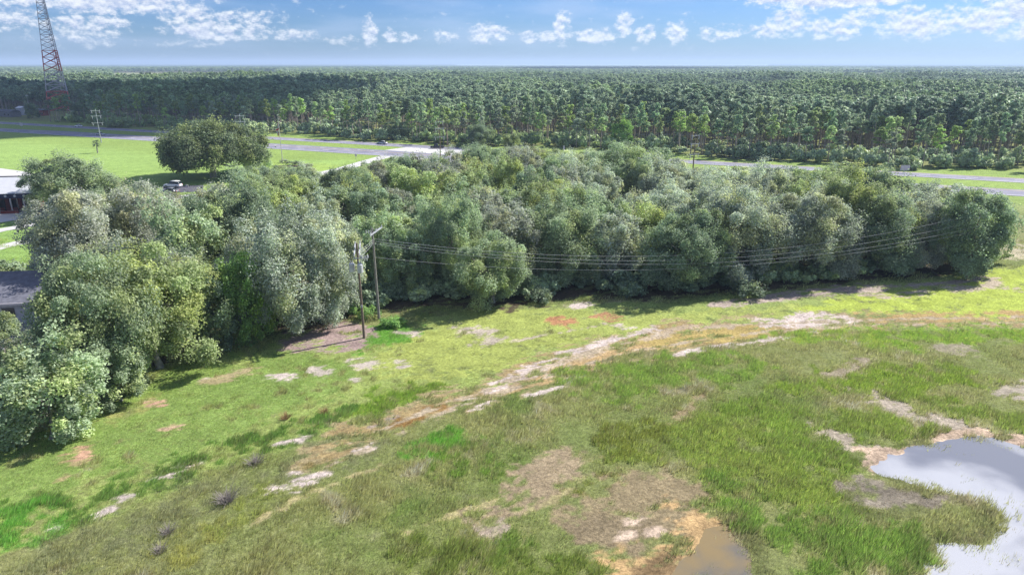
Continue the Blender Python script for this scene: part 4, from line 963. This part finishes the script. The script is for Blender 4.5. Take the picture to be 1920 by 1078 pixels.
# ------------------------------------------------------------------ flagpole, palm, signs
fx, fy = U(530, 305)
fp = empty('flagpole', (fx, fy, 0)); tag(fp, 'tall white flagpole in a planted bed on the lawn', 'flagpole')
MB().tube([(0, 0, 0), (0, 0, 8), (0, 0, 15.5)], [.13, .10, .06], 10).build('pole', steel_w, fp); MB().tube([(0, 0, 15.5), (0, 0, 15.65), (0, 0, 15.85)], [.05, .16, .05], 8).build('finial', steel_w, fp)
mfl, t, o = M_new('flag_mat'); tcn = t.n('ShaderNodeTexCoord').outputs['UV']; s_ = t.n('ShaderNodeSeparateXYZ'); t.L.new(tcn, s_.inputs[0])
d1 = t.m('ABSOLUTE', t.m('SUBTRACT', s_.outputs[0], s_.outputs[1])); d2 = t.m('ABSOLUTE', t.m('SUBTRACT', t.m('ADD', s_.outputs[0], s_.outputs[1]), 1.0))
cr_ = t.m('MINIMUM', d1, d2); dc = t.n('ShaderNodeVectorMath', operation='DISTANCE'); t.L.new(tcn, dc.inputs[0]); dc.inputs[1].default_value = (.5, .5, 0)
cfl = t.mix(t.m('GREATER_THAN', cr_, .11), (.5, .03, .05, 1), (.5, .5, .5, 1)); cfl = t.mix(t.m('LESS_THAN', dc.outputs['Value'], .17), cfl, (.30, .26, .12, 1)); principled(t, o, cfl, .8, .2)
nu, nv = 14, 10; Vf = []; UVs = []
for j in range(nv+1):
    for i in range(nu+1):
        u, v = i/nu, j/nv     # cloth hanging slack: the fly end droops down along the pole
        Vf.append((-.05-.95*u*(.55+.45*v)-.15*math.sin(u*7), .28*math.sin(u*9+v*2)*u, -2.2*(1-v)-2.6*u)); UVs.append((u, v))
fc = [(j*(nu+1)+i, j*(nu+1)+i+1, (j+1)*(nu+1)+i+1, (j+1)*(nu+1)+i) for j in range(nv) for i in range(nu)]
me = bpy.data.meshes.new('flag'); me.from_pydata(Vf, [], fc); uv = me.uv_layers.new(name='UVMap')
for l in me.loops: uv.data[l.index].uv = UVs[l.vertex_index]
fl = meshobj('flag', me, mfl); fl.location = (fx, fy, 13.4); tag(fl, 'white flag with a red diagonal cross hanging slack on the pole', 'flag')
# bed under the flagpole
x, y = U(552, 312); ob = MB().sheet([(x+6*math.cos(a)*(1+.1*math.sin(3*a)), y+2.6*math.sin(a)) for a in [i*math.pi/12 for i in range(24)]], .055).build('planting_bed', simple('mulch', A(120,104,88), .95)); ob['kind'] = 'structure'
# cabbage palm
def palm(x, y, H_, label):
    e = empty('palm_tree', (x, y, 0)); tag(e, label, 'palm tree'); rg = random.Random(3)
    MB().tube([(0, 0, -.2), (.1, 0, H_*.5), (.3, 0, H_)], [.26, .2, .2], 8).build('trunk', barkM, e); mb = MB()
    for k_ in range(46):
        a = rg.uniform(0, 6.28); el_ = rg.uniform(-.9, 1.4); L_ = rg.uniform(1.3, 1.9); d = Vector((math.cos(a)*math.cos(el_), math.sin(a)*math.cos(el_), math.sin(el_)))
        s_ = Vector((-math.sin(a), math.cos(a), 0)); p0 = Vector((.3, 0, H_))
        for q in range(-4, 5):
            dd = (d+s_*q*.16).normalized(); p1 = p0+d*L_*.45; p2 = p1+dd*L_*.6+Vector((0, 0, -.25)); wv_ = s_*.06
            mb.add([p1-wv_*.3, p1+wv_*.3, p2+wv_*.2-Vector((0, 0, .1)), p1.lerp(p2, .5)-wv_], [(0, 1, 2, 3)])
        mb.tube([p0, p0+d*L_*.5], .025, 3, False)
    ob = mb.build('crown', leafM, e); ob.color = tuple(A(140,156,130,.6))+(1,)
    a_ = ob.data.color_attributes.new('tint', 'FLOAT_COLOR', 'POINT'); a_.data.foreach_set('color', np.ones(len(ob.data.vertices)*4, dtype=np.float32))
x, y = U(183, 287); palm(x, y, 3.6, 'small cabbage palm on the lawn below the left highway pole')
def sign(px, py, h, w_, hh, mat, label, post=.05):
    x, y = U(px, py); e = empty('road_sign', (x, y, 0), .1); tag(e, label, 'sign'); MB().tube([(0, 0, 0), (0, 0, h)], post, 6).build('post', greysteel, e)
    MB().box((0, -.08, h-hh/2), (w_, .05, hh)).build('sign_panel', mat, e)
sign(42, 243, 3.4, 1.3, 1.6, steel_w, 'white sign on a post between the carriageways at far left'); sign(668, 303, 2.6, .7, .9, steel_w, 'small sign at the verge where the driveway meets the highway')
sign(886, 274, 2.4, .8, .8, steel_w, 'left one of two small white signs in front of the brush pile'); sign(894, 275, 2.8, .9, .9, steel_w, 'right one of two small white signs in front of the brush pile')
sign(1695, 326, 2.6, 3.0, 1.5, steel_w, 'wide white sign board beyond the far carriageway at right')
sign(352, 356, 1.4, .7, .8, steel_w, 'small white marker on the lawn right of the white car', .06)
sign(1057, 290, 3.2, .6, 1.6, steel_w, 'pale post marker seen above the back of the grove')
# dead snag and brush pile by the crossover
x, y = U(839, 276); ob = MB().tube([(0, 0, -.2), (.1, 0, 3), (-.1, 0, 6.2)], [.35, .28, .16], 8).build('tree_stump', simple('bare_wood', A(200,176,146,.62), .9)); ob.location = (x, y, 0); tag(ob, 'pale bare trunk standing left of the brush pile', 'dead trunk')
x, y = U(900, 275); mb = MB(); rg2 = random.Random(8)
for k_ in range(260):
    a = rg2.gauss(0, 3.4); b_ = rg2.gauss(0, 1.0); z_ = rg2.uniform(0, 1)*max(.1, 2.0-abs(a)*.3); d = Vector((rg2.uniform(-1, 1), rg2.uniform(-.6, .6), rg2.uniform(-.3, .3)))*1.2
    p = Vector((a, b_, z_)); mb.tube([p-d, p+d], [.07, .03], 4, False)
ob = mb.build('brush_pile', simple('brush', A(110,88,78,.6), .95)); ob.location = (x, y, 0); tag(ob, 'brown pile of cut brush at the forest edge', 'brush pile')

# ------------------------------------------------------------------ cars
tyre = simple('tyre', (.015, .015, .015), .9); rimm = simple('rim', (.4, .4, .42), .35, .5, .7); lampw = simple('lamp_lens', (.7, .7, .7), .2, .5); lampr = simple('tail_lens', (.4, .02, .02), .25, .5)
def car(x, y, rz, paint, style, label, z=.07):
    e = empty('car' if style != 'pickup' else 'pickup_truck', (x, y, z), rz); tag(e, label, 'car' if style != 'pickup' else 'truck')
    L = {'sedan': 4.7, 'suv': 4.8, 'pickup': 5.6}[style]; hb = {'sedan': .92, 'suv': 1.05, 'pickup': 1.12}[style]; ht = {'sedan': 1.42, 'suv': 1.78, 'pickup': 1.85}[style]; Wd = .92
    def loft(secs, name, mat, par):   # secs: (x, zlow, ztop, halfwidth low, halfwidth top)
        mb = MB(); vs = []; fs = []
        for (sx, z0, z1, w0, w1) in secs: vs += [(sx, -w0*.93, z0), (sx, -w0, z0+(z1-z0)*.35), (sx, -w1, z1-.06), (sx, -w1*.86, z1), (sx, w1*.86, z1), (sx, w1, z1-.06), (sx, w0, z0+(z1-z0)*.35), (sx, w0*.93, z0)]
        for i in range(len(secs)-1):
            for j in range(8): a = i*8+j; b = i*8+(j+1) % 8; fs.append((a, b, b+8, a+8))
        fs.append(tuple(range(8))[::-1]); fs.append(tuple(len(vs)-8+j for j in range(8))); mb.add(vs, fs); return mb.build(name, mat, par, True)
    l = L/2
    loft([(-l, .45, hb*.78, Wd*.8, Wd*.72), (-l+.18, .3, hb*.98, Wd*.97, Wd*.88), (-l*.5, .25, hb, Wd, Wd*.93), (l*.3, .25, hb, Wd, Wd*.93), (l*.62, .27, hb*.93, Wd, Wd*.9), (l-.2, .3, hb*.82, Wd*.96, Wd*.84), (l, .42, hb*.65, Wd*.8, Wd*.7)], 'body', paint, e)
    if style == 'sedan': cab = (-l*.72, -l*.42, l*.12, l*.48)
    elif style == 'suv': cab = (-l*.95, -l*.80, l*.10, l*.46)
    else: cab = (-l*.15, -l*.08, l*.30, l*.52)
    loft([(cab[0], hb-.03, hb+.04, Wd*.9, Wd*.86), (cab[1], hb-.03, ht-.05, Wd*.91, Wd*.70), (cab[2], hb-.03, ht-.04, Wd*.91, Wd*.70), (cab[3], hb-.05, hb+.03, Wd*.9, Wd*.84)], 'windows', darkgl, e)
    loft([(cab[1]-.05, ht-.05, ht+.03, Wd*.70, Wd*.66), ((cab[1]+cab[2])/2, ht-.05, ht+.08, Wd*.73, Wd*.68), (cab[2]+.05, ht-.05, ht+.03, Wd*.70, Wd*.66)], 'roof', paint, e)
    if style == 'pickup': MB().box((-l*.58, 0, hb+.012), (l*.66, Wd*1.5, .02)).build('cargo_bed', tyre, e)
    for sx in (-.62, .62):
        for sy in (-1, 1):
            wh = empty('wheel', (l*sx, sy*(Wd-.10), .34)); wh.parent = e; wh.name = 'wheel'
            MB().tube([(0, -.11, 0), (0, .11, 0)], .34, 16).build('tyre', tyre, wh); MB().tube([(0, -.125, 0), (0, .125, 0)], .2, 10).build('rim', rimm, wh)
    for sy in (-1, 1):
        MB().box((l-.10, sy*.6, hb*.68), (.16, .3, .14)).build('headlight', lampw, e); MB().box((-l+.06, sy*.66, hb*.78), (.12, .22, .2)).build('taillight', lampr, e)
    return e
silver = simple('silver_paint', (.42, .43, .45), .3, .6, .4, .02); whitep = simple('white_paint', (.72, .72, .72), .3, .5, 0, .02); darkp2 = simple('dark_paint', (.03, .03, .035), .25, .6, .2, .02); greyp = simple('grey_paint', (.2, .21, .23), .3, .6, .4, .02)
rr_ = math.atan2(ROAD_D.y, ROAD_D.x)
def oncar(px, py, mid, off): x, y = U(px, py); y = mid(x); return x+ROAD_N.x*off, y+ROAD_N.y*off
car(*oncar(154, 238, far_mid, 0), rr_+math.pi, whitep, 'sedan', 'white car on the far carriageway near the lattice tower')
car(*oncar(193, 253, near_mid, 2.0), rr_, silver, 'sedan', 'silver car on the near carriageway beside the left utility pole')
car(*oncar(714, 273, far_mid, 0), rr_+math.pi, silver, 'sedan', 'silver car on the far carriageway above the middle of the grove')
x, y = U(820, 279); car(x, y, rr_+math.pi+.5, darkp2, 'pickup', 'dark pickup truck turning at the paved crossover')
x, y = U(325, 352); car(x, y, math.pi-.15, whitep, 'suv', 'white wagon parked in the shade below the great live oak')
x, y = U(319, 363); car(x, y, math.pi-.15, greyp, 'sedan', 'dark grey car parked in front of the white wagon')

# ------------------------------------------------------------------ left-hand building
bx0, by0 = U(8, 398)
hs = empty('building', (bx0, by0, 0), .16); tag(hs, 'low building with pale metal gable roof and red brick base at the left edge', 'building')
L_, Wd_ = 38.0, 16.0
MB().box((-12, 8, 1.6), (L_-4, Wd_-3, 3.2)).build('wall', redbr, hs)
mb = MB(); x0, x1 = -12-L_/2, -12+L_/2
mb.add([(x0, -1, 4.3), (x1, -1, 4.3), (x1, 17, 4.3), (x0, 17, 4.3), (x0, 8, 6.8), (x1-4, 8, 6.8)], [(0, 1, 5, 4), (2, 3, 4, 5), (1, 2, 5), (0, 4, 3)]); mb.build('roof', metalroof, hs)
MB().box((-12, 8, 3.74), (L_-.3, 17.6, 1.1)).build('fascia', navy, hs)
MB().tube([(x1-4, 8, 6.85), (x1-.2, 16.8, 4.45)], .18, 6).build('ridge_trim', darkp2, hs); MB().tube([(x0, 8, 6.85), (x1-4, 8, 6.85)], .15, 6).build('ridge_cap', darkp2, hs)
for k_ in range(9): MB().box((-4.5+k_*1.35, -.9, 1.6), (.22, .22, 3.2)).build('porch_post', steel_w if k_ % 2 else darkp2, hs)
for k_ in range(4): MB().box((-3.6+k_*2.6, 1.43, 1.7), (1.7, .1, 1.8)).build('window', darkgl, hs)
for k_ in range(9): MB().box((-10+k_*1.9, -.86, 3.75), (.5, .06, .45), 0, .5).build('fascia_ornament', insul, hs)
MB().box((1, -2.0, .3), (6, .35, .6)).build('porch_wall', redbr, hs)
for k_ in range(2): MB().box((4.96, 4.2+k_*5.1, 1.7), (.1, 1.9, 2.0)).build('window', darkgl, hs)
kb = empty('booth', (bx0-1.2, by0-3.5, 0), .16); tag(kb, 'small white booth with a dark window in front of the left building', 'booth')
MB().box((0, 0, 1.4), (4.2, 2.6, 2.8)).build('wall', whitewall, kb); MB().box((.8, -1.33, 1.6), (1.7, .1, 1.0)).build('window', darkgl, kb); MB().box((0, 0, 2.9), (4.6, 3.0, .18)).build('roof', metalroof, kb)
pg = empty('pergola', (*U(98, 380), 0), .16); tag(pg, 'open pergola on thin dark posts with a red brick base right of the building', 'pergola')
for k_ in range(4): MB().box((-2.6+k_*1.7, 0, 1.5), (.14, .14, 3.0)).build('post', darkp2, pg); MB().box((-2.6+k_*1.7, 3, 1.5), (.14, .14, 3.0)).build('post', darkp2, pg)
MB().box((0, 1.5, 3.08), (6.6, 4.0, .16)).build('roof', darkp2, pg); MB().box((0, -.35, .3), (7, .3, .6)).build('base_wall', redbr, pg)
for (px, py, lab) in ((32, 392, 'red picnic bench left of the porch entrance'), (80, 388, 'red picnic bench beside the pergola base')):
    e = empty('picnic_bench', (*U(px, py), 0), .3); tag(e, lab, 'bench')
    MB().box((0, 0, .75), (2.0, .8, .06)).build('table_top', steel_r, e)
    for s_ in (-1, 1): MB().box((0, s_*.7, .45), (2.0, .28, .05)).build('seat', steel_r, e); MB().box((s_*.7, 0, .36), (.08, 1.3, .72)).build('leg', steel_r, e)
# grey-roofed house at the left edge
hx, hy = -69.5, 88.0
hh_ = empty('house', (hx, hy, 0), .12); tag(hh_, 'house with grey shingle roof half hidden by the left tree cluster', 'house')
MB().box((0, 0, 1.5), (20, 12, 3.0)).build('wall', whitewall, hh_)
mb = MB(); mb.add([(-10.7, -6.7, 3.0), (10.7, -6.7, 3.0), (10.7, 6.7, 3.0), (-10.7, 6.7, 3.0), (-5, 0, 5.4), (5.5, 0, 5.4)], [(0, 1, 5, 4), (1, 2, 5), (2, 3, 4, 5), (3, 0, 4), (0, 3, 2, 1)])
rf = mb.build('roof', simple('shingle', A(150,150,162,.5), .9, .1, 0, .2, 1.5), hh_); rf.location.z = .004
MB().box((0, -6.78, 2.9), (21.5, .12, .26)).build('fascia', steel_w, hh_); MB().box((10.78, 0, 2.9), (.12, 13.3, .26)).build('fascia', steel_w, hh_)
for sx in (-6, -1, 4): MB().box((sx, -6.03, 1.6), (1.5, .1, 1.2)).build('window', darkgl, hh_)
pave('yard', [(-90, 60), (-57, 60), (-55, 78), (-58, 84), (-90, 84)], .06, simple('gravel_mat', A(170,168,172), .95, .1, 0, .25, 6))

# ------------------------------------------------------------------ a passing cloud, high and right of the frame, shading the left of the forest
rgc = np.random.default_rng(4)
cmat, t, o = M_new('cloud_mat'); principled(t, o, (.85, .85, .87, 1), 1.0, 0)
def cloud(cx, cy, cz, rx, ry, label, seed):
    nth, nph = 40, 90; Vc = []
    for j in range(nth+1):
        for i in range(nph):
            th = math.pi*j/nth; ph = 2*math.pi*i/nph; Vc.append((math.sin(th)*math.cos(ph), math.sin(th)*math.sin(ph), math.cos(th)))
    Vc = np.array(Vc); a = np.arctan2(Vc[:, 1], Vc[:, 0]); r = 1+.5*fbm(Vc[:, 0]*3+9, Vc[:, 1]*3+Vc[:, 2]*2+9, 1.0, seed, 4)
    P = Vc*r[:, None]*np.array([rx, ry, 45]); P[:, 2] = np.where(P[:, 2] < 0, P[:, 2]*.2, P[:, 2])
    fc = [(j*nph+i, j*nph+(i+1) % nph, (j+1)*nph+(i+1) % nph, (j+1)*nph+i) for j in range(nth) for i in range(nph)]
    ob = meshobj('cloud', np_mesh('cloud', P, fc, 4, None, True), cmat); ob.location = (cx, cy, cz); tag(ob, kind='structure'); return ob
Hc = 600.0; k_ = Hc/math.tan(SUN_EL)
cloud(-330+k_*math.sin(SUN_AZ), 490+k_*math.cos(SUN_AZ), Hc, 215, 215, '', 5)

# ------------------------------------------------------------------ haze
hm, t, o = M_new('haze_mat'); pv = t.n('ShaderNodeVolumePrincipled')
pv.inputs['Color'].default_value = (.60, .77, 1.0, 1); pv.inputs['Density'].default_value = 1.6e-4; pv.inputs['Anisotropy'].default_value = .1
t.L.new(pv.outputs[0], o.inputs['Volume'])
ob = MB().box((0, 16000, 51.5), (90000, 34000, 107)).build('haze', hm); tag(ob, kind='stuff'); ob['label'] = 'thin blue haze over the far woods'; ob['category'] = 'haze'
S.cycles.max_bounces = 5; S.cycles.volume_bounces = 0; S.cycles.transparent_max_bounces = 4
